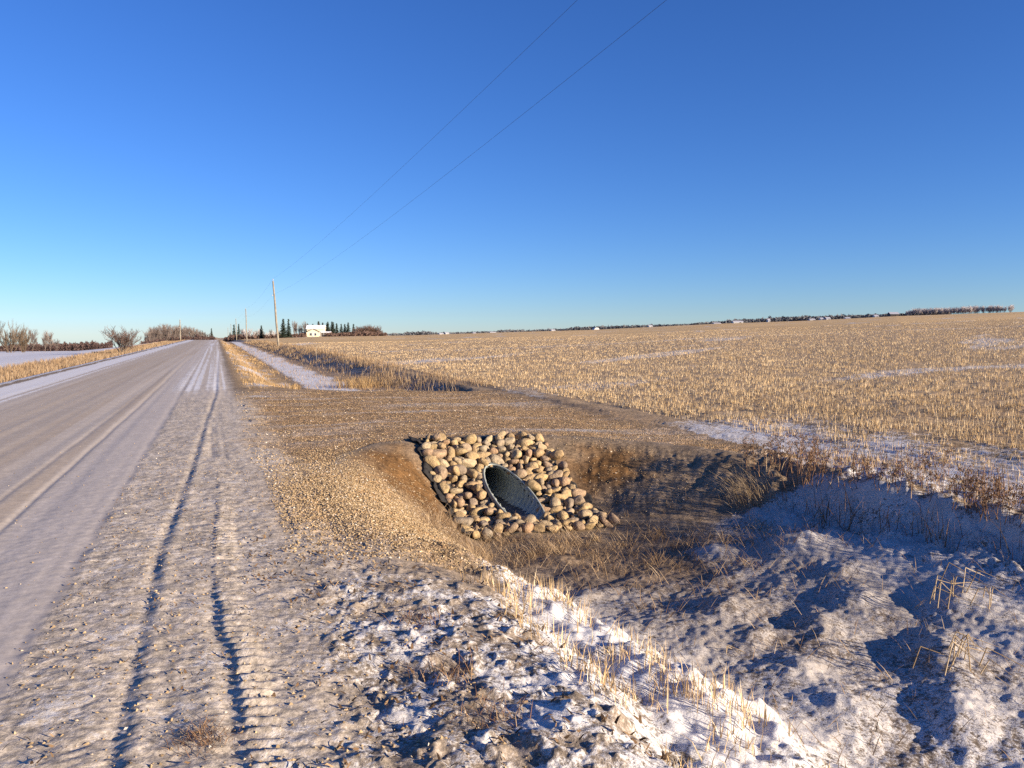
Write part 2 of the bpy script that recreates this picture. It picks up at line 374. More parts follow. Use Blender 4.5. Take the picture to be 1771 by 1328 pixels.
# ---------------------------------------------------------------- object helpers
def tag(o, label=None, cat=None, group=None, kind=None):
    if label: o['label'] = label
    if cat: o['category'] = cat
    if group: o['group'] = group
    if kind: o['kind'] = kind
    return o
def empty(name, loc=(0, 0, 0), rz=0):
    o = bpy.data.objects.new(name, None); COL.objects.link(o); o.location = loc; o.rotation_euler.z = rz
    o.empty_display_size = .2
    return o
def np_mesh(name, V, T, mat=None, shade=None, smooth=False):
    V = np.asarray(V, np.float32).reshape(-1, 3); T = np.asarray(T, np.int32); k = T.shape[1]
    me = bpy.data.meshes.new(name)
    me.vertices.add(len(V)); me.vertices.foreach_set('co', V.ravel())
    me.loops.add(T.size); me.loops.foreach_set('vertex_index', T.ravel())
    me.polygons.add(len(T)); me.polygons.foreach_set('loop_start', np.arange(0, T.size, k, dtype=np.int32))
    me.update(calc_edges=True)
    if shade is not None:
        a = me.attributes.new('shade', 'FLOAT', 'POINT'); a.data.foreach_set('value', np.asarray(shade, np.float32))
    me.polygons.foreach_set('use_smooth', np.full(len(T), bool(smooth)))
    if mat: me.materials.append(mat)
    return me
def obj(name, me, parent=None, loc=None):
    o = bpy.data.objects.new(name, me); COL.objects.link(o)
    if parent: o.parent = parent
    if loc is not None: o.location = loc
    return o
def copy_tree(o, parent=None):
    c = o.copy(); COL.objects.link(c); c.parent = parent
    for ch in list(o.children): copy_tree(ch, c)
    return c
def bm_obj(name, bm, mat, parent=None, smooth=False):
    me = bpy.data.meshes.new(name); bm.to_mesh(me); bm.free(); me.materials.append(mat)
    if smooth: me.polygons.foreach_set('use_smooth', [True] * len(me.polygons))
    return obj(name, me, parent)
def box(bm, c, s):
    g = bmesh.ops.create_cube(bm, size=1); bmesh.ops.scale(bm, vec=s, verts=g['verts']); bmesh.ops.translate(bm, vec=c, verts=g['verts'])
def prism(bm, prof, axis, a, b):      # profile in the other two axes extruded along axis from a to b
    def P(p, t): return (t, p[0], p[1]) if axis == 'x' else (p[0], t, p[1])
    v0 = [bm.verts.new(P(p, a)) for p in prof]; v1 = [bm.verts.new(P(p, b)) for p in prof]
    n = len(prof)
    bm.faces.new(v0[::-1]); bm.faces.new(v1)
    for i in range(n): bm.faces.new((v0[i], v0[(i + 1) % n], v1[(i + 1) % n], v1[i]))
    bmesh.ops.recalc_face_normals(bm, faces=bm.faces[:])
def tubes(P0, P1, r0, r1, k=3):       # many tapered open tubes as one triangle soup
    P0 = np.asarray(P0, float); P1 = np.asarray(P1, float); r0 = np.asarray(r0, float); r1 = np.asarray(r1, float)
    d = P1 - P0; d /= np.linalg.norm(d, axis=1, keepdims=True) + 1e-9
    ref = np.where(np.abs(d[:, 2:3]) < .9, np.array([[0, 0, 1.]]), np.array([[1., 0, 0]]))
    a = np.cross(d, ref); a /= np.linalg.norm(a, axis=1, keepdims=True); b = np.cross(d, a)
    V = []
    for P, r in ((P0, r0), (P1, r1)):
        for i in range(k):
            t = 2 * math.pi * i / k
            V.append(P + (a * math.cos(t) + b * math.sin(t)) * r[:, None])
    V = np.stack(V, 1); n = len(P0); base = np.arange(n)[:, None] * (2 * k)
    T = []
    for i in range(k):
        j = (i + 1) % k
        T += [np.hstack([base + i, base + j, base + k + j]), np.hstack([base + i, base + k + j, base + k + i])]
    return V.reshape(-1, 3), np.concatenate(T)
def blades(P, h, wd, az, lean, rnd, bend=1.5, segs=2, shade_top=.12):
    """grass blades: ribbons that lean towards az and end in a point; az and lean arrays"""
    P = np.asarray(P, float); n = len(P)
    h = np.broadcast_to(h, n); wd = np.broadcast_to(wd, n); lean = np.broadcast_to(lean, n)
    dx = np.sin(az); dy = np.cos(az)
    fa = rng.random(n) * np.pi
    wx = np.cos(fa); wy = np.sin(fa)
    V = []; S = []
    for s in range(segs + 1):
        t = s / segs
        c = np.stack([P[:, 0] + dx * lean * h * t ** bend, P[:, 1] + dy * lean * h * t ** bend, P[:, 2] + h * t * np.sqrt(np.clip(1 - (lean * t * .7) ** 2, .05, 1))], 1)
        ww = wd * (1 - .55 * t) * .5
        if s < segs:
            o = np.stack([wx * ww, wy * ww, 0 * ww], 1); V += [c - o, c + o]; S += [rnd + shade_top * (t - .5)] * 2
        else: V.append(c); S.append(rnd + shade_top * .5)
    k = 2 * segs + 1
    V = np.stack(V, 1).reshape(-1, 3); S = np.stack(S, 1).ravel()
    b = np.arange(n)[:, None] * k; T = []
    for s in range(segs - 1):
        q = 2 * s
        T += [np.hstack([b + q, b + q + 1, b + q + 3]), np.hstack([b + q, b + q + 3, b + q + 2])]
    q = 2 * (segs - 1); T.append(np.hstack([b + q, b + q + 1, b + q + 2]))
    return V, np.concatenate(T), np.clip(S, 0, 1)
def merge(parts):
    V, T, S, o = [], [], [], 0
    for v, t, s in parts:
        V.append(v); T.append(t + o); S.append(s); o += len(v)
    return np.concatenate(V), np.concatenate(T), np.concatenate(S)
def on_ground(x, y, dz=0): return np.stack([x, y, terrain(x, y) + dz], 1)
# ---------------------------------------------------------------- the ground sheet (fine near the viewer, coarse far off), cut into its regions
def ground():
    ts = np.concatenate([np.arange(.78, .275, -.0018), np.arange(.275, .118, -.0009), np.arange(.118, .0105, -.0010)])
    r = np.concatenate([[.01, .5, 1., 1.4, 1.7, 1.95], CAM_H / ts])
    g = [r[-1] * 1.05]
    while g[-1] < 9000: g.append(g[-1] * 1.06)
    r = np.concatenate([r, g])
    c0 = math.degrees(YAW)
    az = np.concatenate([np.arange(c0 - 39, c0 + 39, .085), np.linspace(c0 + 39, c0 + 321, 140)[:-1]])
    az = np.radians(az)
    nr, na = len(r), len(az)
    X = (r[:, None] * np.sin(az)[None]).ravel(); Y = (r[:, None] * np.cos(az)[None]).ravel()
    Z, sd, ins, rip = terrain(X, Y, True)
    D = np.hypot(X, Y)
    V = np.stack([X, Y, Z], 1)
    i = np.arange(nr - 1)[:, None] * na; j = np.arange(na)[None]; jn = (j + 1) % na
    Q = np.stack([i + j, i + jn, i + na + jn, i + na + j], -1).reshape(-1, 4)
    # vertex normals of the whole sheet, so that the regions meet without seams
    p = V[Q]; fn = np.cross(p[:, 2] - p[:, 0], p[:, 3] - p[:, 1])
    fn = np.where(fn[:, 2:3] < 0, -fn, fn)
    vn = np.zeros_like(V)
    for k in range(4):
        for c in range(3): vn[:, c] += np.bincount(Q[:, k], fn[:, c], len(V))
    vn /= np.linalg.norm(vn, axis=1, keepdims=True) + 1e-12
    if np.cross(p[:, 1] - p[:, 0], p[:, 3] - p[:, 0])[len(Q) // 2, 2] < 0: Q = Q[:, ::-1]
    # ------------- what lies where: soil colour, snow cover, gravel, relief strength
    tint = np.zeros((len(V), 3)); snow = np.zeros(len(V)); grav = np.zeros(len(V)); rough = np.full(len(V), .55); dust = np.zeros(len(V))
    def put(wt, c):
        nonlocal tint
        wt = np.clip(wt, 0, 1)[:, None]; tint = tint * (1 - wt) + np.array(c) * wt
    def snw(wt, val):
        nonlocal snow
        wt = np.clip(wt, 0, 1); snow = snow * (1 - wt) + val * wt
    soilc = (.20, .155, .11)
    put(np.ones(len(V)), soilc)
    edge_n = .12 * fbm(X, Y, .5, 2, 81)
    # road
    wr = ss(-6.7, -6.3, X + edge_n) * (1 - ss(.2, .6, X + edge_n))
    put(wr, (.45, .395, .335))
    st = fbm(X * 3.2, Y * .035, 1.0, 3, 83)
    put(wr * (1 - ss(-1.0, -.9, X)) * ss(-.1, .5, st), (.40, .335, .265))
    put(wr * ss(-4.9, -4.2, X) * (1 - ss(-3.1, -2.3, X)) * .55, (.41, .34, .26))
    put(wr * ss(-1.75, -1.6, X) * (1 - ss(-1.0, -.92, X)) * .75, (.46, .415, .375))
    snw(wr, -.1 + .22 * fbm(X * 4, Y * .04, 1.0, 2, 84))
    seam = fbm(X * 7, Y * .012, 1.0, 2, 85)
    snw(wr * (1 - ss(-5.3, -4.3, X)), .50 + .45 * seam)
    snw(wr * ss(-6.9, -6.4, X) * (1 - ss(-5.7, -5.2, X)), .85)
    farw = wr * ss(19, 27, Y)
    snw(farw * ss(-2.0, -.9, X) , .50 + .5 * seam)
    rough = np.where(wr > .5, .14, rough)
    # frozen strip and shoulder
    ws = ss(-1.0, -.88, X + .03 * perlin(Y / .6, Y * 0, 3)) * (1 - ss(.9, 1.9, X)) * (1 - ss(18, 26, Y))
    put(ws, (.47, .405, .325)); snw(ws, .32 + .2 * fbm(X, Y, .35, 3, 86)); rough = np.where(ws > .5, .45, rough)
    wc = ss(.25, .8, X) * (1 - ss(1.9, 2.5, X)) * (1 - ss(4.3, 6.4, Y + edge_n * 4))
    put(wc, (.30, .245, .19)); snw(wc, .52 + .32 * fbm(X, Y, .3, 3, 87)); rough = np.where(wc > .5, .65, rough)
    # far side of the road strip: golden grass ground and the snowy ditch beyond the approach
    wg = ss(.4, 1.0, X) * (1 - ss(2.6, 3.6, X)) * ss(25, 28, Y)
    put(wg, (.42, .28, .13)); snw(wg, .42 + .40 * fbm(X, Y * .4, 1.4, 2, 88))
    # ditch
    wd = ss(1.6, 2.3, X) * (1 - ss(8.1, 8.5, X)) * (1 - ss(9.0, 10.4, Y + edge_n * 4 + .35 * fbm(X, Y, 1.2, 2, 89)))
    put(wd, (.25, .20, .155)); snw(wd, .68 + .22 * fbm(X, Y, .7, 5, 90, .65) - .12 * ss(6.2, 4.6, X) * ss(3.2, 4.4, X))
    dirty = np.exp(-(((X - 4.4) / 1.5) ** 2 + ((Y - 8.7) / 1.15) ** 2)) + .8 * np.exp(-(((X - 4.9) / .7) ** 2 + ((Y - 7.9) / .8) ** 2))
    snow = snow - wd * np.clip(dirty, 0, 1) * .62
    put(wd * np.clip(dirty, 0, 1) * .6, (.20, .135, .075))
    for (mx, my) in ((5.65, 7.75), (6.55, 7.35)): snw(np.exp(-((X - mx) ** 2 + (Y - my) ** 2) / .16), .9)
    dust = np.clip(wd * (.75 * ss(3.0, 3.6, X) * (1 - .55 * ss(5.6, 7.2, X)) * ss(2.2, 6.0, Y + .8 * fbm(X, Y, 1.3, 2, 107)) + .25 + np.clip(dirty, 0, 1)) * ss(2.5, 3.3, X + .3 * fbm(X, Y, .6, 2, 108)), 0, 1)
    wf = ss(3.0, 3.8, X) * (1 - ss(7.9, 8.4, X)) * ss(26, 27.5, Y)
    put(wf, (.28, .20, .13)); snw(wf * (1 - ss(4.9, 6.3, X + .5 * fbm(X, Y * .5, 1.5, 2, 105))), .74 + .3 * fbm(X, Y * .4, .9, 3, 106)); snw(wf * ss(5.2, 6.6, X), .40)
    # embankment soil of the approach
    we = (sd > 0) * ss(.0, .25, sd) * ss(6.5, 9.6, Y + X * .3 - 1) * (1 - ss(25, 26, Y)) * (X < 8.3) * (1 - ss(1.35, 1.9, -(Z + 1.2) * 0 + ss(9.6, 8.6, Y) * 2))
    put(we, (.235, .175, .115)); snw(we, .16 + .2 * fbm(X, Y, .5, 3, 91))
    br = np.maximum(np.exp(-(((X - 2.55) / .75) ** 2 + ((Y - 10.9) / 1.4) ** 2)), np.exp(-(((X - 6.0) / .75) ** 2 + ((Y - 11.3) / .75) ** 2)))
    put(we * np.clip(br * 1.6 - .25 + .5 * fbm(X, Y, .45, 3, 92), 0, 1), (.145, .078, .030)); snw(we * np.clip(br * 1.5, 0, 1), -.05)
    # gravel on the approach
    wa = ins * ss(.35, 1.2, X + edge_n * 2 + .3 * fbm(X, Y, 1.5, 2, 94)) * ss(5.6, 8.0, Y + .6 * fbm(X, Y, .9, 2, 93)) * (1 - ss(25.0, 26.5, Y)) * (1 - ss(8.0, 9.5, X + edge_n * 2))
    put(wa, (.325, .235, .135)); grav = np.maximum(grav, wa * .95)
    arc = fbm(X * .16 + .0, (Y + .035 * (X - 5) ** 2) * 1.6, 1.0, 3, 95)
    put(wa * ss(-.05, .45, arc + .3 * fbm(X, Y, 1.2, 3, 103)) * .8, (.43, .37, .30))
    snw(wa, .13 + .62 * arc * ss(11, 14, Y) + .16 * fbm(X, Y, .9, 3, 96))
    fan = np.exp(-(((X - 1.55) / .75) ** 2 + ((Y - 8.2) / 1.9) ** 2) ** 1.3)
    put(fan * .9, (.35, .24, .12)); grav = np.maximum(grav, np.clip(fan * 1.5, 0, 1)); snw(np.clip(fan * 1.4, 0, 1), -.15)
    rough = np.where(grav > .4, .85, rough)
    # stubble field
    wfield = ss(8.1, 8.5, X + edge_n) * (1 - (wa > .5))
    put(wfield, (.40, .285, .165))
    snw(wfield, .14 + .10 * fbm(X, Y, 2.2, 3, 97))
    nearedge = wfield * (1 - ss(9.6, 14.0, X + .8 * fbm(X, Y, 1.2, 2, 98))) * (1 - ss(12, 17, Y))
    snw(nearedge, .60)
    dk = np.exp(-((X - 8.85 - .15 * perlin(Y / 2, Y * 0, 104)) / .28) ** 2) * ss(15, 19, Y) * (1 - ss(45, 60, Y)); put(wfield * dk, (.15, .115, .085)); snw(wfield * dk, .3)
    # long wind-swept snow streaks lying across the field
    u = X * .45 - Y * .89; t = X * .89 + Y * .45
    stk = fbm(t * .035, u * .16, 1.0, 3, 99)
    snw(wfield * ss(.16, .45, stk) * ss(16, 28, D), .53)
    band = np.exp(-((Y - (18.5 - .17 * (X - 20) + 1.5 * perlin(X / 9, X * 0, 100))) / 1.1) ** 2) * ss(15, 21, X)
    snw(wfield * np.clip(band * 1.2, 0, 1), .55)
    band2 = np.exp(-((Y - (62 - .35 * (X - 30) + 3 * perlin(X / 20, X * 0, 101))) / 2.6) ** 2) * ss(14, 24, X)
    snw(wfield * np.clip(band2, 0, 1), .53)
    put(wfield * ss(60, 160, D), (.63, .43, .20))
    shade_f = fbm(X, Y * .6, 30, 3, 102)
    tint *= np.where(wfield > .5, 1 + .12 * shade_f * ss(20, 50, D), 1)[:, None]
    # left verge and the snow field behind it
    wl = 1 - ss(-7.0, -6.6, X + edge_n)
    put(wl, (.30, .205, .115)); snw(wl, .36)
    snw(wl * ss(-7.9, -7.0, X) , .74)
    wsf = 1 - ss(-13.5, -12.0, X + edge_n * 4)
    put(wsf, (.45, .36, .26)); snw(wsf, .95); rough = np.where(wsf > .5, .25, rough)
    # far country behind the crest
    wfar = ss(460, 560, D); put(wfar, (.36, .27, .18)); snw(wfar * (X > 0), .25)
    dust = np.maximum(dust, .35 * we + .5 * wa + .35 * ws)
    # ------------- regions
    fc = V[Q].mean(1); fx, fy, fz = fc.T
    fins = inside(fx, fy, POLY)
    reg = np.full(len(Q), 3)                                   # roadside_ditch
    reg[(fx > -6.5) & (fx < .35)] = 0                          # road
    reg[fx <= -6.5] = 1; reg[fx <= -12.8] = 2
    reg[fins & (fx > .35) & (fx < 8.3) & (fy > 6.4) & (fy < 26.5)] = 4
    reg[fx > 8.3] = 5
    # the culvert mouth is open: no soil inside the mitred pipe end
    hole = (np.abs(fx - PIPE_X) < PIPE_R - .015) & (fz < PIPE_Z + np.sqrt(np.clip((PIPE_R) ** 2 - (fx - PIPE_X) ** 2, 0, 1)) + .02) & (fy > 10.05) & (fy < 12.6)
    reg[hole] = -1
    names = ['road', 'roadside_verge', 'snowy_field', 'roadside_ditch', 'gravel_approach', 'stubble_field']
    for k, nm in enumerate(names):
        q = Q[reg == k]; ids, inv = np.unique(q, return_inverse=True); q = inv.reshape(-1, 4)
        me = np_mesh(nm, V[ids], q, M['ground'], smooth=True)
        a = me.attributes.new('tint', 'FLOAT_COLOR', 'POINT'); a.data.foreach_set('color', np.hstack([tint[ids], np.ones((len(ids), 1))]).astype(np.float32).ravel())
        for an, arr in (('snow', snow), ('grav', grav), ('rough', rough), ('dust', dust)):
            a = me.attributes.new(an, 'FLOAT', 'POINT'); a.data.foreach_set('value', arr[ids].astype(np.float32))
        me.normals_split_custom_set_from_vertices(vn[ids].astype(np.float32))
        tag(obj(nm, me), kind='structure')
ground()

# ---------------------------------------------------------------- culvert pipe with its mitred end
def slope_y(z): return 9.9 + (z + 1.12) / .30
def culvert():
    root = empty('culvert_pipe', (PIPE_X, 11.0, PIPE_Z - PIPE_R))
    tag(root, 'corrugated steel culvert pipe with slanted open mouth among the stones', 'culvert')
    n, pitch = 72, .155
    th = np.linspace(0, 2 * np.pi, n, endpoint=False)
    ys = np.arange(0, 13.6, pitch / 8)
    def surf(r_off, skip=1, amp=.027):
        yy = ys[::skip]
        zc = np.cos(th); st = np.array([max(10.34, slope_y(PIPE_Z + PIPE_R * c) - .16) for c in zc])
        rows = []
        for y in yy:
            ya = np.maximum(y + 10.34, st)      # the slant is cut into the barrel
            rr = PIPE_R + r_off + amp * np.sin(2 * np.pi * (ya / pitch + th / (2 * np.pi)))
            rows.append(np.stack([rr * np.sin(th), ya - 11.0, PIPE_R + rr * np.cos(th)], 1))
        V = np.concatenate(rows); i = np.arange(len(yy) - 1)[:, None] * n; j = np.arange(n)[None]; jn = (j + 1) % n
        Q = np.stack([i + j, i + jn, i + n + jn, i + n + j], -1).reshape(-1, 4)
        area = np.linalg.norm(np.cross(V[Q[:, 2]] - V[Q[:, 0]], V[Q[:, 3]] - V[Q[:, 1]]), axis=1)
        return V, Q[area > 1e-7]
    # fine corrugations for the first five metres, plain beyond
    keep = ys < 6.0; ys_f = ys; ys = ys[keep]
    V, Q = surf(0); obj('barrel', np_mesh('barrel', V, Q, M['steel'], smooth=True), root)
    V, Q = surf(.040, 8, 0.); obj('outer_skin', np_mesh('outer_skin', V, Q, M['steel'], smooth=True), root)
    P0, P1 = [], []
    for k in range(24):
        t0, t1 = 2 * np.pi * k / 24, 2 * np.pi * (k + 1) / 24
        P0.append((PIPE_R * math.sin(t0), 6.0 - .66, PIPE_R + PIPE_R * math.cos(t0))); P1.append((PIPE_R * math.sin(t1), 6.0 - .66, PIPE_R + PIPE_R * math.cos(t1)))
    tv = []; 
    for yy in (5.3, 14.6):
        for k in range(24): t0 = 2 * np.pi * k / 24; tv.append((1.02 * PIPE_R * math.sin(t0), yy, PIPE_R + 1.02 * PIPE_R * math.cos(t0)))
    tq = [(k, (k + 1) % 24, 24 + (k + 1) % 24, 24 + k) for k in range(24)]
    obj('far_barrel', np_mesh('far_barrel', tv, tq, M['steel'], smooth=True), root)
    # cut rim: a thin folded lip all round the slanted end
    e = np.array([[PIPE_R * math.sin(t), max(10.34, slope_y(PIPE_Z + PIPE_R * math.cos(t)) - .16) - 11.0 - .006, PIPE_R + PIPE_R * math.cos(t)] for t in th])
    e[:, 0] *= 1.06; e[:, 2] = PIPE_R + (e[:, 2] - PIPE_R) * 1.06
    V, T = tubes(e, np.roll(e, -1, 0), np.full(n, .017), np.full(n, .017), 6)
    obj('rim', np_mesh('rim', V, T, M['steel'], smooth=True), root)
    # silt lying in the invert
    sv = []; 
    yy = np.linspace(-.55, 5, 40); xx = np.linspace(-.19, .19, 12)
    for y in yy:
        for x in xx: sv.append((x, y, .063 + .01 * math.sin(y * 7 + x * 9)))
    sv = np.array(sv); q = [(a * 12 + b, a * 12 + b + 1, a * 12 + b + 13, a * 12 + b + 12) for a in range(39) for b in range(11)]
    obj('silt', np_mesh('silt', sv, q, M['ice'], smooth=True), root)
culvert()

# ---------------------------------------------------------------- stone apron round the culvert mouth
def stone_meshes(nv=16):
    out = []
    for k in range(nv):
        bm = bmesh.new(); bmesh.ops.create_icosphere(bm, subdivisions=3, radius=1)
        V = np.array([v.co[:] for v in bm.verts])
        # flatten against a few random planes, then round off: boulders worn by ice
        r = np.ones(len(V)); nrm = rng.normal(size=(rng.integers(5, 10), 3)); nrm /= np.linalg.norm(nrm, axis=1, keepdims=True)
        for q in nrm:
            dcut = rng.uniform(.50, .86); d = V @ q
            lim = np.where(d > dcut * .999, dcut / np.maximum(d, 1e-3), 9)
            r = np.minimum(r, .35 * r + .65 * lim * 1.0) if rng.random() < .0 else np.minimum(r, lim)
        ax = rng.uniform(.0, 6, 3)
        lump = .07 * np.sin(V[:, 0] * 2.3 + ax[0]) * np.sin(V[:, 1] * 2.1 + ax[1]) + .05 * np.sin(V[:, 2] * 3.1 + ax[2] + V[:, 0] * 2)
        Vn = V * (r * (1 + lump))[:, None] * np.array([1, rng.uniform(.68, .92), rng.uniform(.55, .78)])
        for v, c in zip(bm.verts, Vn): v.co = c
        for _ in range(1): bmesh.ops.smooth_vert(bm, verts=bm.verts[:], factor=.5, use_axis_x=True, use_axis_y=True, use_axis_z=True)
        me = bpy.data.meshes.new('stone'); bm.to_mesh(me); bm.free()
        me.polygons.foreach_set('use_smooth', [True] * len(me.polygons)); me.materials.append(M['stone']); out.append(me)
    return out
STONES = stone_meshes()
def apron():
    root = empty('riprap_apron', (4.25, 9.8, tz(4.25, 9.8)))
    tag(root, 'tan field stones packed on black fabric around the culvert mouth', 'riprap')
    ox, oy, oz = root.location
    # fabric sheet
    nx, ny = 70, 100
    xs = np.linspace(3.05, 5.36, nx); ys = np.linspace(9.70, 12.80, ny)
    gx, gy = np.meshgrid(xs, ys)
    ex = .13 * perlin(gy / .28, gy * 0, 110); gx2 = gx + ex * (np.abs(gx - 4.2) / 1.2) ** 2
    ey = .06 * perlin(gx / .3, gx * 0, 111); gy2 = gy + ey * (np.abs(gy - 11.4) / 1.7) ** 2
    gz = terrain(gx2.ravel(), gy2.ravel()).reshape(gx.shape) + .018 + .012 * fbm(gx2, gy2, .16, 2, 112)
    gz += .05 * np.exp(-((gx - xs[0]) / .10) ** 2) * np.abs(fbm(gx2, gy2, .25, 2, 113)) * 2
    V = np.stack([gx2 - ox, gy2 - oy, gz - oz], -1).reshape(-1, 3)
    i = np.arange(ny - 1)[:, None] * nx; j = np.arange(nx - 1)[None]
    Q = np.stack([i + j, i + j + 1, i + nx + j + 1, i + nx + j], -1).reshape(-1, 4)
    fc = V[Q].mean(1) + np.array([ox, oy, oz])
    hole = (np.abs(fc[:, 0] - PIPE_X) < PIPE_R) & (fc[:, 2] < PIPE_Z + np.sqrt(np.clip(PIPE_R ** 2 - (fc[:, 0] - PIPE_X) ** 2, 0, 1)) + .05) & (fc[:, 1] > 10.05) & (fc[:, 1] < 12.6)
    fo = obj('fabric_sheet', np_mesh('fabric_sheet', V, Q[~hole], M['fabric'], smooth=True), root)
    sm = fo.modifiers.new('thick', 'SOLIDIFY'); sm.thickness = .008; sm.offset = 0
    # stones: big ones first, then smaller ones in the gaps, then a few perched on top
    pts = []
    def ok(x, y, r, k):
        ex_, ey_ = (x - PIPE_X) / (PIPE_R + .03 + r * .75), (y - (11.02 - .0)) / (.86 + r * .75)
        if y > 10.3 and ex_ ** 2 + ey_ ** 2 < 1: return False
        if abs(x - PIPE_X) < PIPE_R * .8 and 10.25 < y < 11.6: return False
        for (px, py, pr, _) in pts:
            if (px - x) ** 2 + (py - y) ** 2 < (k * (pr + r)) ** 2: return False
        return True
    def edge(y): return 3.17 + .05 * math.sin(y * 3.1), 5.33 + .06 * math.sin(y * 2.7 + 1)
    for rlo, rhi, tries, k in ((.10, .13, 260, .80), (.075, .105, 3000, .76), (.052, .075, 7000, .74), (.034, .05, 6000, .74)):
        for _ in range(tries):
            y = random.uniform(9.72, 12.66); a, b = edge(y); x = random.uniform(a, b); r = random.uniform(rlo, rhi)
            if ok(x, y, r, k): pts.append((x, y, r, 0))
    base = list(pts)
    for _ in range(34):
        x, y = random.uniform(3.3, 5.2), random.uniform(9.9, 12.9); r = random.uniform(.06, .10)
        if ((x - PIPE_X) / (PIPE_R + .12)) ** 2 + ((y - 11.0) / 1.0) ** 2 > 1: pts.append((x, y, r, 1))
    P = np.array([(p[0], p[1]) for p in pts]); Zs = terrain(P[:, 0], P[:, 1])
    for (x, y, r, up), z in zip(pts, Zs):
        o = obj('stone', random.choice(STONES), root)
        s = r * random.uniform(1.08, 1.25)
        o.scale = (s * random.uniform(.95, 1.25), s * random.uniform(.9, 1.1), s * random.uniform(.95, 1.2))
        o.location = (x - ox, y - oy, z - oz + r * (.40 + .75 * up) + random.uniform(0, .02))
        o.rotation_euler = (R(16) + random.gauss(0, .35), random.gauss(0, .35), random.uniform(0, 6.28))
    print('stones', len(pts))
apron()
x, y = hit(1029, 934)
o = obj('loose_stone', STONES[3], None, (x, y, tz(x, y) + .03)); o.scale = (.085, .075, .075); o.rotation_euler.z = 1.0
tag(o, 'small pale stone lying loose at the lower right corner of the stone apron', 'stone')

# ---------------------------------------------------------------- utility poles and wires
POLE_X = 7.75
def pole(y, h, label, x=POLE_X, lean=0.0, nd=1.9):
    z = tz(x, y)
    root = empty('utility_pole', (x, y, z)); tag(root, label, 'utility pole', 'utility poles along the road' if x > 0 else None)
    root.rotation_euler = (0, lean, 0)
    zs = np.linspace(-.4, h, 14); P = np.stack([.015 * np.sin(zs * 1.3), .012 * np.cos(zs * .9), zs], 1)
    rr = .155 - .055 * zs / h
    V, T = tubes(P[:-1], P[1:], rr[:-1], rr[1:], 10)
    obj('shaft', np_mesh('shaft', V, T, M['pole'], smooth=True), root)
    V, T = tubes([[0, 0, h - .02]], [[0, 0, h + .05]], [.10], [.06], 10); obj('pole_cap', np_mesh('pole_cap', V, T, M['pole']), root)
    pz = [(h - .05, .018), (h + .15, .018), (h + .17, .05), (h + .22, .055), (h + .27, .04), (h + .33, .03)]
    q = np.array([[0, 0, a] for a, _ in pz]); rq = np.array([b for _, b in pz])
    V, T = tubes(q[:-1], q[1:], rq[:-1], rq[1:], 8); obj('insulator', np_mesh('insulator', V, T, M['ceramic'], smooth=True), root)
    q = np.array([[-.10, 0, h - nd], [-.24, 0, h - nd], [-.24, 0, h - nd + .12]]); V, T = tubes(q[:-1], q[1:], [.03, .045], [.03, .045], 6)
    obj('neutral_bracket', np_mesh('neutral_bracket', V, T, M['ceramic']), root)
    return root, z
PH_ = 8.75
plist = [(-14, 10.2, 'wooden utility pole standing behind the photographer at the field edge'),
         (107.5, PH_, 'nearest and tallest-looking utility pole, on the field edge left of the house'),
         (222, PH_, 'second utility pole along the road, beyond the tallest one'),
         (335, PH_, 'third utility pole along the road, thin against the sky'),
         (450, PH_, 'fourth utility pole, small and close to the road end'),
         (570, PH_, 'farthest tiny utility pole near the road end')]
tops = []
for y, h, lb in plist:
    px, nd = (8.5, 1.25) if y < 0 else (POLE_X, 1.9)
    rt, z = pole(y, h, lb, px, lean=(-.06 if y == 107.5 else -.01), nd=nd)
    ln = rt.rotation_euler.y
    tops.append((np.array([px + (h + .3) * math.sin(ln), y, z + h + .3]), np.array([px - .24 + (h - nd + .1) * math.sin(ln), y, z + h - nd + .1])))
for k in range(2):
    pts = []
    for (a, b) in zip(tops[:-1], tops[1:]):
        for t in np.linspace(0, 1, 60, endpoint=False):
            p = a[k] * (1 - t) + b[k] * t; p = p.copy(); p[2] -= 4 * (.85 + .25 * k) * t * (1 - t); pts.append(p)
    pts = np.array(pts); rr = np.full(len(pts) - 1, .0050 if k == 0 else .0042)
    V, T = tubes(pts[:-1], pts[1:], rr, rr, 4)
    tag(obj('power_line', np_mesh('power_line', V, T, M['wire'], smooth=True)),
        ['upper overhead wire strung from pole top to pole top', 'lower overhead wire strung below the pole tops'][k], 'wire')
x, y = at(313, 205)
r_, _ = pole(y, 5.2, 'pale wooden pole left of the road in front of the bare grove', x=x)
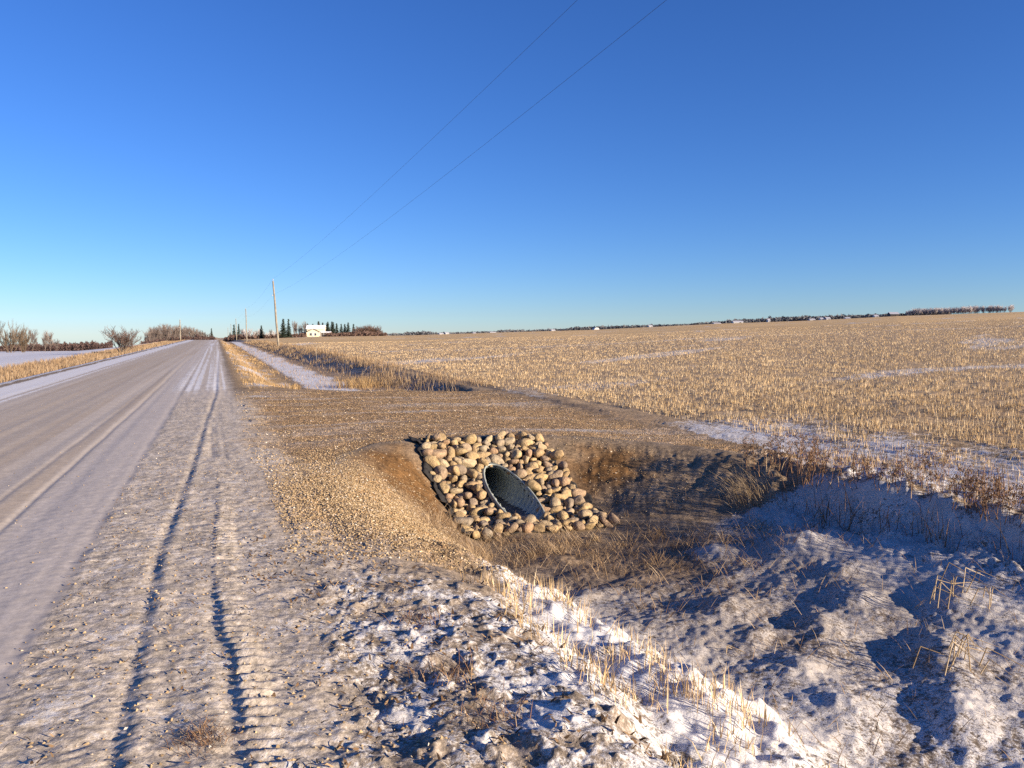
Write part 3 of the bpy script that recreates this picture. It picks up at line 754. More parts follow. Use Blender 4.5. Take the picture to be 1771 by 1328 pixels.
# ---------------------------------------------------------------- stubble, grass, litter, pebbles (nobody could count these)
def polar(n, d0, d1, a0, a1, p=0.0):
    u = rng.random(n); D = d0 * (d1 / d0) ** u
    a = np.radians(rng.uniform(a0, a1, n)); return D * np.sin(a), D * np.cos(a), D
def stuff(name, parts, mat, label, cat):
    V, T, S = merge(parts) if isinstance(parts, list) else parts
    return tag(obj(name, np_mesh(name, V, T, mat, S)), label, cat, kind='stuff')
def stubble():
    x, y, D = polar(270000, 8.3, 130, -2, 66)
    row = .30; xr = np.round((x + .04 * y) / row) * row - .04 * y + rng.normal(0, .035, len(x))
    x = np.where(D < 40, xr, x)
    keep = (x > 8.45 + .3 * perlin(y / .9, y * 0, 120)) & ~((x < 9.6) & (y > 10.0) & (y < 23.5)) & ~((x < 8.9) & (y > 23))
    dens = .62 + .9 * fbm(x, y, 1.3, 3, 121) - .42 * (x < 11.5) * (y < 15)
    band = np.exp(-((y - (18.5 - .17 * (x - 20) + 1.5 * perlin(x / 9, x * 0, 100))) / 1.1) ** 2) * ss(15, 21, x)
    keep &= rng.random(len(x)) < np.clip(dens - .15 * band, .06, 1)
    x, y, D = x[keep], y[keep], D[keep]
    m = 2; x = np.repeat(x, m) + rng.normal(0, .018, len(x) * m) * (1 + np.repeat(D, m) / 30); y = np.repeat(y, m) + rng.normal(0, .018, len(y) * m) * (1 + np.repeat(D, m) / 30); D = np.repeat(D, m)
    n = len(x)
    h = rng.uniform(.05, .145, n) * (1 + .2 * fbm(x, y, 3, 2, 122)) * (1 - .3 * ss(40, 130, D)); wd = .005 + .00027 * D
    lean = np.abs(rng.normal(0, .22, n)); broken = rng.random(n) < .10; lean[broken] = rng.uniform(.7, 1.2, broken.sum())
    rnd = np.clip(.55 + .25 * rng.normal(size=n) + .12 * fbm(x, y, 4, 2, 123), 0, 1)
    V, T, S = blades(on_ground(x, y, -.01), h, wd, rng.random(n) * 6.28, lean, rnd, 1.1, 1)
    # blunt stalks: widen the tip to a cut end is not visible at this size
    stuff('field_stubble', (V, T, S), M['stubble'], 'golden cut grain stubble standing across the wide field', 'stubble')
stubble()
def grass_zone(name, n, xr, yr, hr, mat, label, wd0=.006, lean=.35, power=1, mask=None, segs=2, lean_az=None, dens_scale=1.2, dens_bias=.7):
    y = yr[0] * (yr[1] / yr[0]) ** rng.random(n) if yr[0] > 0 else rng.uniform(*yr, n)
    x = rng.uniform(xr[0], xr[1], n)
    k = rng.random(n) < np.clip(dens_bias + 1.1 * fbm(x, y * .7, dens_scale, 3, 130 + len(name)), 0, 1)
    if mask is not None: k &= mask(x, y)
    x, y = x[k], y[k]; n = len(x); D = np.hypot(x, y)
    h = rng.uniform(*hr, n) * (1 + .35 * fbm(x, y, 1.6, 2, 140 + len(name)))
    az = rng.random(n) * 6.28 if lean_az is None else lean_az + rng.normal(0, .7, n)
    ln = np.abs(rng.normal(0, lean, n)).clip(0, 1.3)
    V, T, S = blades(on_ground(x, y, -.01), h, wd0 + .00030 * D, az, ln, np.clip(.5 + .24 * rng.normal(size=n), 0, 1), 1.6, segs)
    return stuff(name, (V, T, S), mat, label, 'grass')
grass_zone('verge_grass', 52000, (-12.6, -7.2), (22, 260), (.12, .38), M['grass'], 'tall dry tan grass along the left side of the road', .008, .35,
           mask=lambda x, y: x < -7.5 + .3 * perlin(y / 2, y * 0, 150))
grass_zone('strip_grass', 15000, (.85, 3.3), (25.8, 160), (.08, .22), M['gold'], 'short golden grass strip between road and far ditch', .009, .8, dens_bias=.18, dens_scale=1.6)
grass_zone('far_bank_grass', 34000, (6.3, 9.2), (25.5, 200), (.14, .42), M['grass'], 'brown dry grass on the field bank beyond the gravel approach', .007, .45, dens_bias=.30, dens_scale=1.8)
grass_zone('near_bank_grass', 14000, (7.4, 9.2), (.1, 12.0), (.15, .55), M['weed'], 'dead brown grass on the near field bank', .006, .5, dens_bias=.22, dens_scale=.6,
           mask=lambda x, y: (y < 9.6))
grass_zone('cut_straw', 6500, (1.65, 2.85), (2.2, 5.6), (.06, .20), M['stubble'], 'stiff broken straw standing in the near snowy furrow', .0045, .40, dens_bias=.10, dens_scale=.45)
grass_zone('cut_straw', 500, (2.3, 3.1), (2.4, 5.0), (.06, .14), M['stubble'], 'sparse straw ends poking through the near snow drift', .0045, .3, dens_bias=.25, dens_scale=.3)
grass_zone('ditch_grass', 9000, (3.0, 6.6), (26, 140), (.06, .20), M['grass'], 'sparse straw poking through the snow of the far ditch', .007, .6, dens_bias=.25, dens_scale=1.0)
def litter():
    P = []
    def lay(n, xf, yf, lr, wr, mat_shift=0, keep=None, lean=(1.0, 1.25)):
        x = xf(n); y = yf(n)
        k = np.ones(n, bool) if keep is None else keep(x, y)
        x, y = x[k], y[k]; n = len(x)
        P.append(blades(on_ground(x, y, .008), rng.uniform(*lr, n), rng.uniform(*wr, n), rng.random(n) * 6.28, rng.uniform(*lean, n), np.clip(.45 + mat_shift + .3 * rng.normal(size=n), 0, 1), 1.0, 2))
    cl = lambda x, y: rng.random(len(x)) < np.clip(.35 + 1.3 * fbm(x, y, .35, 2, 160), .03, 1)
    lay(2300, lambda n: rng.uniform(.2, 2.0, n), lambda n: rng.uniform(2.2, 6.6, n), (.012, .045), (.006, .022), 0, cl, (1.15, 1.35))
    lay(1700, lambda n: rng.uniform(-1.0, .5, n), lambda n: rng.uniform(2.2, 10, n), (.010, .035), (.004, .014), 0, cl, (1.15, 1.35))
    stuff('leaf_litter', P, M['litter'], 'small dark leaves and twigs scattered over the snowy shoulder', 'leaf litter')
    P.clear()
    lay(5200, lambda n: rng.normal(3.9, .9, n), lambda n: rng.normal(9.2, .55, n), (.08, .24), (.004, .008), .1, lambda x, y: (x > 2.2) & (x < 6) & (y < 10.2) & cl(x, y), (.6, 1.2))
    lay(2600, lambda n: rng.normal(5.3, .9, n), lambda n: rng.normal(8.0, .8, n), (.08, .25), (.004, .008), -.15, lambda x, y: (x > 3.4) & (x < 7) & (y < 10) & cl(x, y), (.6, 1.2))
    lay(2600, lambda n: rng.uniform(2.8, 7.8, n), lambda n: rng.uniform(2.6, 9, n), (.05, .20), (.004, .008), -.05, cl, (.5, 1.2))
    lay(900, lambda n: rng.uniform(2.2, 3.1, n), lambda n: rng.uniform(7.0, 10, n), (.05, .16), (.004, .007), .1, cl, (.6, 1.2))
    stuff('straw_litter', P, M['grass'], 'matted dead grass and straw strewn over the ditch floor', 'straw')
litter()
def pebbles():
    def oct_(x, y, s):
        n = len(x); z = terrain(x, y)
        D = np.array([[1, 0, 0], [0, 1, 0], [-1, 0, 0], [0, -1, 0], [0, 0, 1], [0, 0, -.6]], float)
        j = D[None] * (1 + rng.uniform(-.4, .45, (n, 6, 1))) + rng.normal(0, .15, (n, 6, 3))
        a = rng.random(n) * 6.28; c, s_ = np.cos(a)[:, None], np.sin(a)[:, None]
        q = j * np.stack([np.ones(n), rng.uniform(.6, 1, n), rng.uniform(.5, .8, n)], 1)[:, None] * s[:, None, None]
        V = np.stack([q[..., 0] * c - q[..., 1] * s_ + x[:, None], q[..., 0] * s_ + q[..., 1] * c + y[:, None], q[..., 2] + z[:, None] + .25 * s[:, None]], -1).reshape(-1, 3)
        f = np.array([(0, 1, 4), (1, 2, 4), (2, 3, 4), (3, 0, 4), (1, 0, 5), (2, 1, 5), (3, 2, 5), (0, 3, 5)])
        T = (np.arange(n)[:, None, None] * 6 + f[None]).reshape(-1, 3)
        return V, T, np.repeat(np.clip(.5 + .25 * rng.normal(size=n), 0, 1), 6)
    P = []
    n = 26000; x = rng.normal(1.6, .7, n); y = rng.normal(8.1, 1.5, n); k = (x > .5) & (x < 3.0) & (y < 12) & (y > 5.8); P.append(oct_(x[k], y[k], rng.uniform(.005, .014, k.sum())))
    n = 15000; x = rng.uniform(.4, 8.4, n); y = 10 * 2.5 ** rng.random(n); k = inside(x, y, POLY) & (rng.random(n) < np.clip(.5 + .9 * fbm(x, y, .9, 2, 165), .1, 1)); P.append(oct_(x[k], y[k], rng.uniform(.005, .013, k.sum()) + .0003 * y[k]))
    n = 3000; x = rng.uniform(-1.0, 1.2, n); y = 2.2 * 6 ** rng.random(n); P.append(oct_(x, y, rng.uniform(.003, .011, n)))
    n = 2500; x = rng.uniform(2.6, 7.0, n); y = rng.uniform(9.6, 13, n); k = ~((x > 3.0) & (x < 5.5)); P.append(oct_(x[k], y[k], rng.uniform(.006, .016, k.sum())))
    n = 500; x = rng.uniform(-4.5, -.9, n); y = 3 * 8 ** rng.random(n); P.append(oct_(x, y, rng.uniform(.003, .009, n)))
    stuff('gravel_pebbles', P, M['pebble'], 'loose tan gravel pebbles on the approach and road shoulder', 'gravel')
pebbles()

# ---------------------------------------------------------------- single clumps and weeds one can point at
def clump(name, label, cat, xy, n, spread, hr, mat, wd=.006, lean=.5, az=None, azs=.8, group=None, rnd=.5, segs=3, bend=1.6, heads=0, snow=0):
    x0, y0 = xy; z0 = tz(x0, y0)
    root = empty(name, (x0, y0, z0)); tag(root, label, cat, group)
    x = x0 + rng.normal(0, spread, n); y = y0 + rng.normal(0, spread, n)
    P = on_ground(x, y, -.02) - np.array([x0, y0, z0])
    a = rng.random(n) * 6.28 if az is None else az + rng.normal(0, azs, n)
    h = rng.uniform(*hr, n)
    V, T, S = blades(P, h, wd, a, np.abs(rng.normal(lean, lean * .4, n)).clip(0, 1.35), np.clip(rnd + .25 * rng.normal(size=n), 0, 1), bend, segs)
    tag(obj('stem_tuft', np_mesh('stem_tuft', V, T, mat, S), root), kind='stuff')
    return root
def bent_reeds(label, xy, n, hr, az, spread=.12, wd=.010):
    x0, y0 = xy; z0 = tz(x0, y0)
    root = empty('broken_reed', (x0, y0, z0)); tag(root, label, 'reed')
    P0, P1, r0, r1 = [], [], [], []
    for i in range(n):
        b = np.array([random.gauss(0, spread), random.gauss(0, spread), -.02])
        a = az + random.gauss(0, .7); h = random.uniform(*hr); l = random.uniform(.05, .5)
        k = b + np.array([math.sin(a) * h * l, math.cos(a) * h * l, h])
        t = k + np.array([math.sin(a + random.gauss(0, .4)), math.cos(a + random.gauss(0, .4)), -random.uniform(.15, .75)]) * random.uniform(.15, .45)
        P0 += [b, k]; P1 += [k, t]; r0 += [wd * .5, wd * .42]; r1 += [wd * .42, wd * .15]
    for i in range(0, len(P0), 2):
        V, T = tubes(P0[i:i + 2], P1[i:i + 2], r0[i:i + 2], r1[i:i + 2], 5)
        obj('stalk', np_mesh('stalk', V, T, M['reed'], np.full(len(V), np.clip(rng.normal(.6, .2), 0, 1))), root)
    return root
bent_reeds('bent pale reed stalks in the shaded snow, upper of the two reed clumps', hit(1640, 1035), 15, (.14, .30), 2.2, .16)
bent_reeds('bent reed stalks with curled leaves, lower of the two reed clumps', hit(1650, 1150), 13, (.12, .26), 2.5, .12)
bent_reeds('lone forked straw stalk on the snowy ditch slope', hit(1255, 1130), 2, (.07, .11), 1.8, .01, .006)
bent_reeds('single pale stick leaning out of the snow left of the big drift', hit(1432, 905), 2, (.10, .2), 5.0, .02, .012)
clump('grass_tussock', 'dark dry grass tussock leaning left in the shaded hollow below the weeds', 'grass tussock', hit(1300, 868), 170, .16, (.25, .65), M['reed'], .007, .75, -1.0, .5, rnd=.35)
clump('grass_tussock', 'pale dry tussock on the small snow mound in the ditch', 'grass tussock', hit(1312, 915), 90, .14, (.10, .24), M['reed'], .006, .9, rnd=.6)
clump('grass_tussock', 'straw tussock flattened just below the left toe of the stone apron', 'grass tussock', hit(770, 905), 170, .17, (.12, .32), M['grass'], .005, 1.0, rnd=.5)
clump('grass_tussock', 'tuft of short upright straw on the near snow below the stones', 'grass tussock', hit(878, 1003), 55, .09, (.06, .15), M['reed'], .005, .25, rnd=.5)
clump('grass_tussock', 'orange tussock at the far edge of the gravel approach, right one', 'grass tussock', at(685, 27.5), 420, .30, (.30, .60), M['gold'], .012, .55, rnd=.45)
clump('grass_tussock', 'orange grass patch beyond the gravel approach, left of the orange tussock', 'grass tussock', at(618, 33), 500, .55, (.30, .62), M['gold'], .014, .5, rnd=.4)
clump('grass_tussock', 'low golden tuft at the ditch end just beyond the gravel approach', 'grass tussock', at(553, 28), 260, .32, (.10, .26), M['gold'], .012, .6, rnd=.6)
clump('grass_tussock', 'small dark grass tuft on the snowy shoulder near the bottom centre', 'grass tussock', hit(775, 1170), 110, .07, (.05, .15), M['weed'], .004, .5, rnd=.5)
clump('grass_tussock', 'dark frosty grass tuft at the bottom edge of the shoulder', 'grass tussock', hit(850, 1240), 120, .09, (.04, .13), M['weed'], .004, .6, rnd=.55)
clump('grass_tussock', 'dark small tuft on the upper snowy shoulder', 'grass tussock', hit(728, 1075), 90, .08, (.04, .12), M['weed'], .004, .6, rnd=.5)
def weed(label, xy, h, n, spread=.10):
    x0, y0 = xy; z0 = tz(x0, y0)
    root = empty('dead_weed', (x0, y0, z0)); tag(root, label, 'weed', 'dead weeds on the near field bank')
    P0, P1, r0, r1 = [], [], [], []; tips = []
    for i in range(n):
        b = np.array([random.gauss(0, spread), random.gauss(0, spread), -.03]); hh = h * random.uniform(.55, 1.05)
        d = np.array([random.gauss(0, .16), random.gauss(0, .16), 1.0]); p = b
        for s in range(4):
            q = p + d * hh / 4 + np.array([random.gauss(0, .015), random.gauss(0, .015), 0])
            P0.append(p); P1.append(q); r0.append(.0050 - .0009 * s); r1.append(.0041 - .0009 * s); p = q
            if s > 0:
                for k in range(3):
                    a = random.uniform(0, 6.28); L = hh * random.uniform(.10, .24)
                    e = q + np.array([math.cos(a) * L * .7, math.sin(a) * L * .7, L * .7])
                    P0.append(q); P1.append(e); r0.append(.0024); r1.append(.0014); tips.append(e); tips.append(q + (e - q) * .6)
        tips.append(p)
    V, T = tubes(P0, P1, r0, r1, 3)
    tag(obj('stem', np_mesh('stem', V, T, M['weed'], np.repeat(np.clip(rng.normal(.45, .2, len(P0)), 0, 1), 6)), root), kind='stuff')
    tips = np.array(tips); tips = np.repeat(tips, 3, 0) + rng.normal(0, .018, (len(tips) * 3, 3)); n = len(tips)
    V, T, S = blades(tips, rng.uniform(.012, .035, n), rng.uniform(.008, .018, n), rng.random(n) * 6.28, rng.uniform(0, 1, n), np.clip(rng.normal(.45, .25, n), 0, 1), 1, 1)
    tag(obj('seed_head', np_mesh('seed_head', V, T, M['weed'], S), root), kind='stuff')
for u, v, h, n, lb in ((1308, 812, .55, 9, 'leftmost reddish dead weed on the bank, above the dark hollow'), (1345, 806, .50, 10, 'slim dead weed between two bushier weeds on the near bank'),
                    (1385, 815, .50, 9, 'dead weed just left of the bushiest brown weed on the bank'), (1420, 836, .62, 16, 'bushiest brown dead weed on the near field bank'),
                    (1478, 838, .40, 8, 'low dead weed right of the bushiest weed on the bank'), (1540, 845, .40, 10, 'low spreading dead weed midway along the shaded bank'),
                    (1610, 858, .55, 12, 'tall straw-coloured dead weed standing over the shaded bank'), (1668, 880, .45, 12, 'dead weed right of the tall straw-coloured one'),
                    (1715, 893, .48, 14, 'bushy dead weed near the right edge of the view'), (1758, 905, .42, 10, 'rightmost dead weed at the right edge of the view')):
    weed(lb, hit(u, v), h, n, .13)
# weeds of the same bank nearer than the frame's edge: their shade reaches into the ditch
for i, (x, y) in enumerate(((8.2, 4.6), (8.0, 3.6), (8.3, 2.4), (8.0, 1.2), (8.2, .1), (8.1, -1.2), (8.3, -2.6), (8.0, -3.8))):
    weed(['waist-high dead weed further along the near bank, outside the view', ][0], (x, y), .55, 12, .2)
clump('grass_tussock', 'reddish dead grass clump pressed flat beside the tractor tread print', 'grass tussock', hit(348, 1280), 260, .055, (.03, .10), M['weed'], .0035, 1.1, rnd=.5)
# ---------------------------------------------------------------- trees
ORD = 'leftmost second third fourth fifth sixth seventh eighth ninth tenth eleventh twelfth thirteenth fourteenth fifteenth sixteenth seventeenth'.split()
def nth(i): return ORD[0] if i == 0 else ORD[i] + ' from the left'
def branch_tree(h, trunk_r, levels, spread, nch, seed, up=.35, start=.25, twig_r=.012, multi=1, stem_spread=.25):
    rd = random.Random(seed); S = [[], [], [], []]; W = [[], [], [], []]
    def grow(p, d, L, r, lv):
        segs = 3 if lv < levels else 2
        for s in range(segs):
            d2 = (d + np.array([rd.gauss(0, .13), rd.gauss(0, .13), rd.gauss(0, .08) + up * .10])); d2 /= np.linalg.norm(d2)
            q = p + d2 * L / segs; r2 = max(r * (.80 if lv else .86), twig_r * .6)
            B = S if lv < 2 else W
            B[0].append(p); B[1].append(q); B[2].append(r); B[3].append(r2)
            p, d, r = q, d2, r2
            if lv < levels and (lv > 0 or (s + 1) / segs > start):
                for _ in range(nch):
                    a = rd.uniform(0, 6.28); side = np.array([math.cos(a), math.sin(a), 0]); t = rd.uniform(.6, 1.25) * spread
                    dd = d * math.cos(t) + side * math.sin(t) + np.array([0, 0, up * .5]); dd /= np.linalg.norm(dd)
                    grow(p, dd, L * rd.uniform(.48, .72), max(r * .58, twig_r), lv + 1)
    for m in range(multi):
        a = rd.uniform(0, 6.28); t = 0 if multi == 1 else rd.uniform(.3, 1) * stem_spread
        off = np.array([math.cos(a), math.sin(a), 0]) * (0 if multi == 1 else rd.uniform(0, .12) * h)
        grow(off + np.array([0, 0, -.15]), np.array([math.cos(a) * math.sin(t), math.sin(a) * math.sin(t), math.cos(t)]), h * (.62 if multi == 1 else rd.uniform(.45, .65)), trunk_r, 0)
    return S, W
def tree_meshes(name, bark, twig, **kw):
    S, W = branch_tree(**kw)
    V, T = tubes(*S, 5); a = np_mesh(name + '_trunk', V, T, bark)
    V, T = tubes(*W, 3); b = np_mesh(name + '_crown', V, T, twig)
    return a, b
def place_tree(kind, meshes, xy, label, s=1.0, sz=1.0, group=None, cat='tree', sink=0.0, hn=0):
    s = s * hn / max(v.co.z for v in meshes[1].vertices) if hn else s
    x, y = xy; root = empty(kind, (x, y, tz(x, y) - sink), random.uniform(0, 6.28)); root.scale = (s, s, s * sz)
    tag(root, label, cat, group)
    obj('trunk', meshes[0], root); obj('crown', meshes[1], root)
    return root
ASP = [tree_meshes('aspen%d' % k, M['bark'], M['twig'], h=8, trunk_r=.13, levels=3, spread=.55, nch=3, seed=20 + k, up=.75, start=.3, twig_r=.028) for k in range(4)]
ASPF = []
for a, b in ASP:
    b2 = b.copy(); b2.materials.clear(); b2.materials.append(M['twig_frost']); ASPF.append((a, b2))
BUSHM = [tree_meshes('brush%d' % k, M['bark'], M['twig_red'], h=4.2, trunk_r=.07, levels=3, spread=.75, nch=2, seed=40 + k, up=.30, start=.0, twig_r=.018, multi=7, stem_spread=.75) for k in range(2)]
WILL = [tree_meshes('willow%d' % k, M['twig_tan'], M['twig_tan'], h=7.5, trunk_r=.10, levels=3, spread=.40, nch=2, seed=60 + k, up=.85, start=.0, twig_r=.024, multi=8, stem_spread=.6) for k in range(2)]
SHB = [tree_meshes('windbreak%d' % k, M['bark'], M['twig_frost'], h=8, trunk_r=.10, levels=3, spread=.5, nch=2, seed=90 + k, up=.7, start=.0, twig_r=.035, multi=8, stem_spread=.45) for k in range(3)]
# roadside bush
place_tree('bare_bush', BUSHM[0], at(215, 88), 'reddish brown leafless bush in the grass left of the road', 1.0, 1.0, cat='bush', hn=3.05)
# left willows and trees behind the snow field
for u, D, k, s, lb in ((-12, 172, 0, .95, 'big tan willow thicket cut by the left edge of the view'), (18, 170, 1, .92, 'tall tan willow thicket, second from the left edge'),
                    (40, 174, 0, .72, 'lower willow thicket at the right end of the willow group')):
    place_tree('willow_thicket', WILL[k], at(u, D), lb, 1.0, cat='willow', hn=6.9 * s)
for u, D, k, s, lb in ((57, 185, 0, .68, 'forked bare tree just right of the willow thickets'), (79, 188, 2, .62, 'bare tree with dark trunk, second right of the willows'),
                    (88, 195, 1, .66, 'slender bare tree right of the dark-trunked one'), (99, 190, 3, .40, 'smallest bare tree, rightmost behind the snow field')):
    place_tree('bare_tree', ASP[k], at(u, D), lb, 1.0, 1.0, hn=7.4 * s)
# aspen grove on the left of the road end
k = 0
for i in range(34):
    u = 256 + 112 * (i / 33) + random.uniform(-2, 2); D = 330 + 7 * i + random.uniform(-25, 30)
    top = np.interp(u, [250, 262, 280, 310, 340, 360, 372], [573, 566, 561, 562, 567, 575, 581]) + random.uniform(-1.5, 2.0)
    x, y = at(u, D); z = tz(x, y); hh = CAM_H + (V0 - top) / F_PX * D - z
    place_tree('grove_tree', ASP[i % 4], (x, y), 'grey leafless aspen in the grove left of the road end', 1.0, 1.0, 'aspens of the grove left of the road', hn=hh)
# spruces
def spruce_mesh(seed, h=9.0, rad=2.0, n=34):
    rd = np.random.default_rng(seed)
    V, T, o = [], [], 0
    for k in range(n):
        t = k / (n - 1); z = .6 + (h - .7) * t; rr = rad * (1 - t) ** .85 * rd.uniform(.8, 1.1) + .08
        m = int(11 - 6 * t)
        for a in rd.uniform(0, 6.28, m):
            L = rr * rd.uniform(.65, 1.15); dr = -.22 * L + .10; wq = .30 * L + .10
            c, s = math.cos(a), math.sin(a)
            tip = np.array([c * L, s * L, z + dr])
            for g in range(4):
                f = rd.uniform(.25, 1.0); p = np.array([c * L * f, s * L * f, z + dr * f]); sz_ = (.22 + .25 * L * .3) * rd.uniform(.7, 1.3)
                V += [p + rd.normal(0, sz_, 3) * np.array([1, 1, .45]) for _ in range(3)]; T.append((o, o + 1, o + 2)); o += 3
            V += [np.array([0, 0, z + .15]), tip + np.array([-s * wq, c * wq, -.05]) * .5, tip + np.array([s * wq, -c * wq, -.05]) * .5]; T.append((o, o + 1, o + 2)); o += 3
    cr = np_mesh('spruce_crown', V, T, M['needles'])
    v, t = tubes([[0, 0, -.3], [0, 0, 2]], [[0, 0, 2], [0, 0, h]], [.16, .13], [.13, .02], 6)
    return np_mesh('spruce_trunk', v, t, M['bark']), cr
SPR = [spruce_mesh(80 + k, rad=1.7 + .35 * (k % 2)) for k in range(3)]
def spruce_px(u, top, D, lb, k=0, wide=1.0, group=None):
    x, y = at(u, D); z = tz(x, y); hh = CAM_H + (V0 - top) / F_PX * D - z
    r = place_tree('spruce_tree', SPR[k % 3], (x, y), lb, hh / 9.0, 1.0, group, 'spruce'); r.scale.x *= wide; r.scale.y *= wide
for u, t, D, lb, k, wd in ((491, 553, 330, 'big dark spruce just right of the tallest utility pole, left of the pair', 1, 1.1), (500, 553.5, 335, 'big dark spruce nearest the house, right of the pair', 0, 1.0),
                       (453, 564, 340, 'lone spruce between the first two utility poles', 1, 1.15), (406, 563, 430, 'spruce beside the road end, left of the thinner one', 0, 1.0),
                       (414, 562, 470, 'thin spruce beside the road end, right of the wider one', 2, .8), (399, 575, 520, 'low dark spruce at the very end of the road on its right', 1, 1.1),
                       (367, 569, 640, 'pointed spruce at the end of the aspen grove left of the road', 2, .9), (351, 572.5, 620, 'short spruce top showing over the aspen grove', 0, .8)):
    spruce_px(u, t, D, lb, k, wd)
i = 0
for u, t in ((533, 561), (542, 561), (552, 557), (559, 559), (566, 560), (568, 557.5), (575, 557), (577, 558), (583, 560), (591, 561), (597, 561), (603, 558.5), (612, 561)):
    spruce_px(u, t, 425 + random.uniform(-15, 25), 'dark spruce in the row behind the farmhouse, ' + nth(i), i, 1.25, 'spruces in the row behind the farmhouse'); i += 1
# leafless trees round the farmyard
def bare_px(u, top, D, lb, k, group, ms, kind='bare_tree', nominal=8.2, wide=1.0):
    x, y = at(u, D); z = tz(x, y); hh = CAM_H + (V0 - top) / F_PX * D - z
    r = place_tree(kind, ms[k % len(ms)], (x, y), lb, 1.0, 1.0, group, hn=hh); r.scale.x *= wide; r.scale.y *= wide
for i in range(17):
    u = 418 + i * 4.3 + random.uniform(-.8, .8); bare_px(u, 570 + random.uniform(-2.5, 2.5) + (1.5 if u > 455 else 0), 365 + random.uniform(-15, 25), 'grey leafless tree in the shelterbelt behind the poles, ' + nth(i), i, 'shelterbelt trees left of the farmhouse', ASPF if i % 3 else ASP)
for i, (u, t) in enumerate(((509, 554), (513, 556), (518, 560), (523, 561), (528, 555), (530, 557), (537, 564))):
    bare_px(u, t, 400 + random.uniform(-10, 20), 'tall leafless poplar between spruce pair and farmhouse, ' + nth(i), i, 'poplars left of the farmhouse', ASP, wide=.75)
for i, (u, t) in enumerate(((619, 565), (626, 561), (633, 560), (640, 560), (647, 561.5), (653, 565), (658, 570))):
    bare_px(u, t, 405 + random.uniform(-10, 15), 'brown tree in the rounded clump right of the spruces, ' + nth(i), i, 'rounded clump of brown trees', BUSHM, nominal=4.4)
# windbreaks on the right skyline
for i in range(22):
    u = 1566 + i * 3.4; bare_px(u, np.interp(u, [1565, 1580, 1636], [543, 538, 537]) + random.uniform(-.8, .8), 640 + random.uniform(-12, 12), 'frosty leafless tree in the longer left windbreak on the right skyline', i, 'longer left windbreak on the right skyline', SHB, wide=1.0)
for i in range(14):
    u = 1642 + i * 3.6; bare_px(u, np.interp(u, [1640, 1660, 1690], [537.5, 536.5, 534.5]) + random.uniform(-.8, .8), 640 + random.uniform(-12, 12), 'frosty tree in the middle windbreak on the right skyline, ' + nth(i), i, 'middle windbreak on the right skyline', SHB, wide=1.0)
for i, u in enumerate((1697, 1700, 1707, 1710, 1714, 1719, 1722, 1726)):
    bare_px(u, 535.5 + random.uniform(-.8, .8), 640, 'frosty tree in the short clump left of the rightmost pair, ' + nth(i), i, 'short clump on the right skyline', SHB, wide=.9)
for i, (u, t, lb) in enumerate(((1733, 536.5, 'thin frosty tree left of the rightmost skyline tree'), (1744, 534.5, 'rightmost round frosty tree on the skyline'))):
    bare_px(u, t, 640, lb, i + 1, None, SHB, wide=1.1)

# ---------------------------------------------------------------- far woods and hedges that read as one mass
def wood(name, label, segs, D, mat, dens=7, tri=.9, sink=1.0, cat='woods'):
    """segs: (u0, u1, top0, top1) skyline spans in degrees of view; each becomes a belt of loose twig faces on the ground at distance D"""
    V, o = [], 0
    for (u0, u1, t0, t1) in segs:
        n = int(max(6, abs(u1 - u0) * dens)); us = rng.uniform(u0, u1, n); Ds = D + rng.normal(0, D * .02, n)
        a = YAW + np.arctan((us - PW / 2) / F_PX); x = Ds * np.sin(a); y = Ds * np.cos(a); z = terrain(x, y)
        top = CAM_H + (V0 - np.interp(us, [u0, u1], [t0, t1])) / F_PX * Ds
        hh = np.maximum(top - z, .8) * np.clip(.82 + .28 * fbm(us, us * 0, 3.0, 2, 180) + rng.normal(0, .06, n), .4, 1.15)
        for q in range(9):
            c = np.stack([x, y, z - sink * .2 + hh * rng.random(n) ** .8], 1)
            t = np.stack([c + rng.normal(0, tri, (n, 3)) * np.array([1, 1, .9]) * (D / 700) for _ in range(3)], 1)
            V.append(t.reshape(-1, 3))
    V = np.concatenate(V); T = np.arange(len(V)).reshape(-1, 3)
    tag(obj(name, np_mesh(name, V, T, mat)), label, cat, kind='stuff')
wood('hedge', 'low dark reddish hedge along the back of the snow field', [(-40, 195, 593, 588), (45, 195, 592, 588), (245, 285, 587, 585)], 260, M['hedge'], 8, .45, cat='hedge')
wood('far_woods', 'dark band of far woods on the skyline right of the farmhouse', [(655, 700, 578, 578), (700, 745, 575, 574), (745, 800, 576, 576), (800, 880, 576, 573), (860, 905, 572, 571), (900, 935, 574, 571), (935, 990, 571, 569), (985, 1125, 566.5, 563), (1125, 1160, 563.5, 563), (1160, 1200, 563.5, 561.5)], 1100, M['farwood'], 5, .8)
wood('far_woods', 'far woods and yard trees on the middle right skyline', [(1200, 1262, 560, 557), (1258, 1290, 555, 554), (1285, 1330, 554, 553), (1328, 1400, 551, 549.5), (1385, 1460, 549, 549), (1455, 1510, 549, 548), (1505, 1540, 548.5, 547), (1548, 1565, 548, 548), (1565, 1640, 545, 543.5)], 1000, M['farwood'], 5, .8)
wood('brush', 'low brown brush under the trees left of the farmhouse', [(415, 485, 579, 578), (485, 530, 578, 576), (565, 615, 576, 574), (612, 668, 571, 575)], 372, M['twig_red'], 9, .55, cat='brush')
wood('brush', 'dark undergrowth at the foot of the aspen grove', [(252, 372, 579, 582), (338, 372, 578, 583)], 400, M['hedge'], 7, .55, cat='brush')
wood('brush', 'brown brush beside the end of the road on its right', [(388, 412, 583, 578), (396, 425, 580, 577)], 380, M['twig_red'], 9, .5, cat='brush')

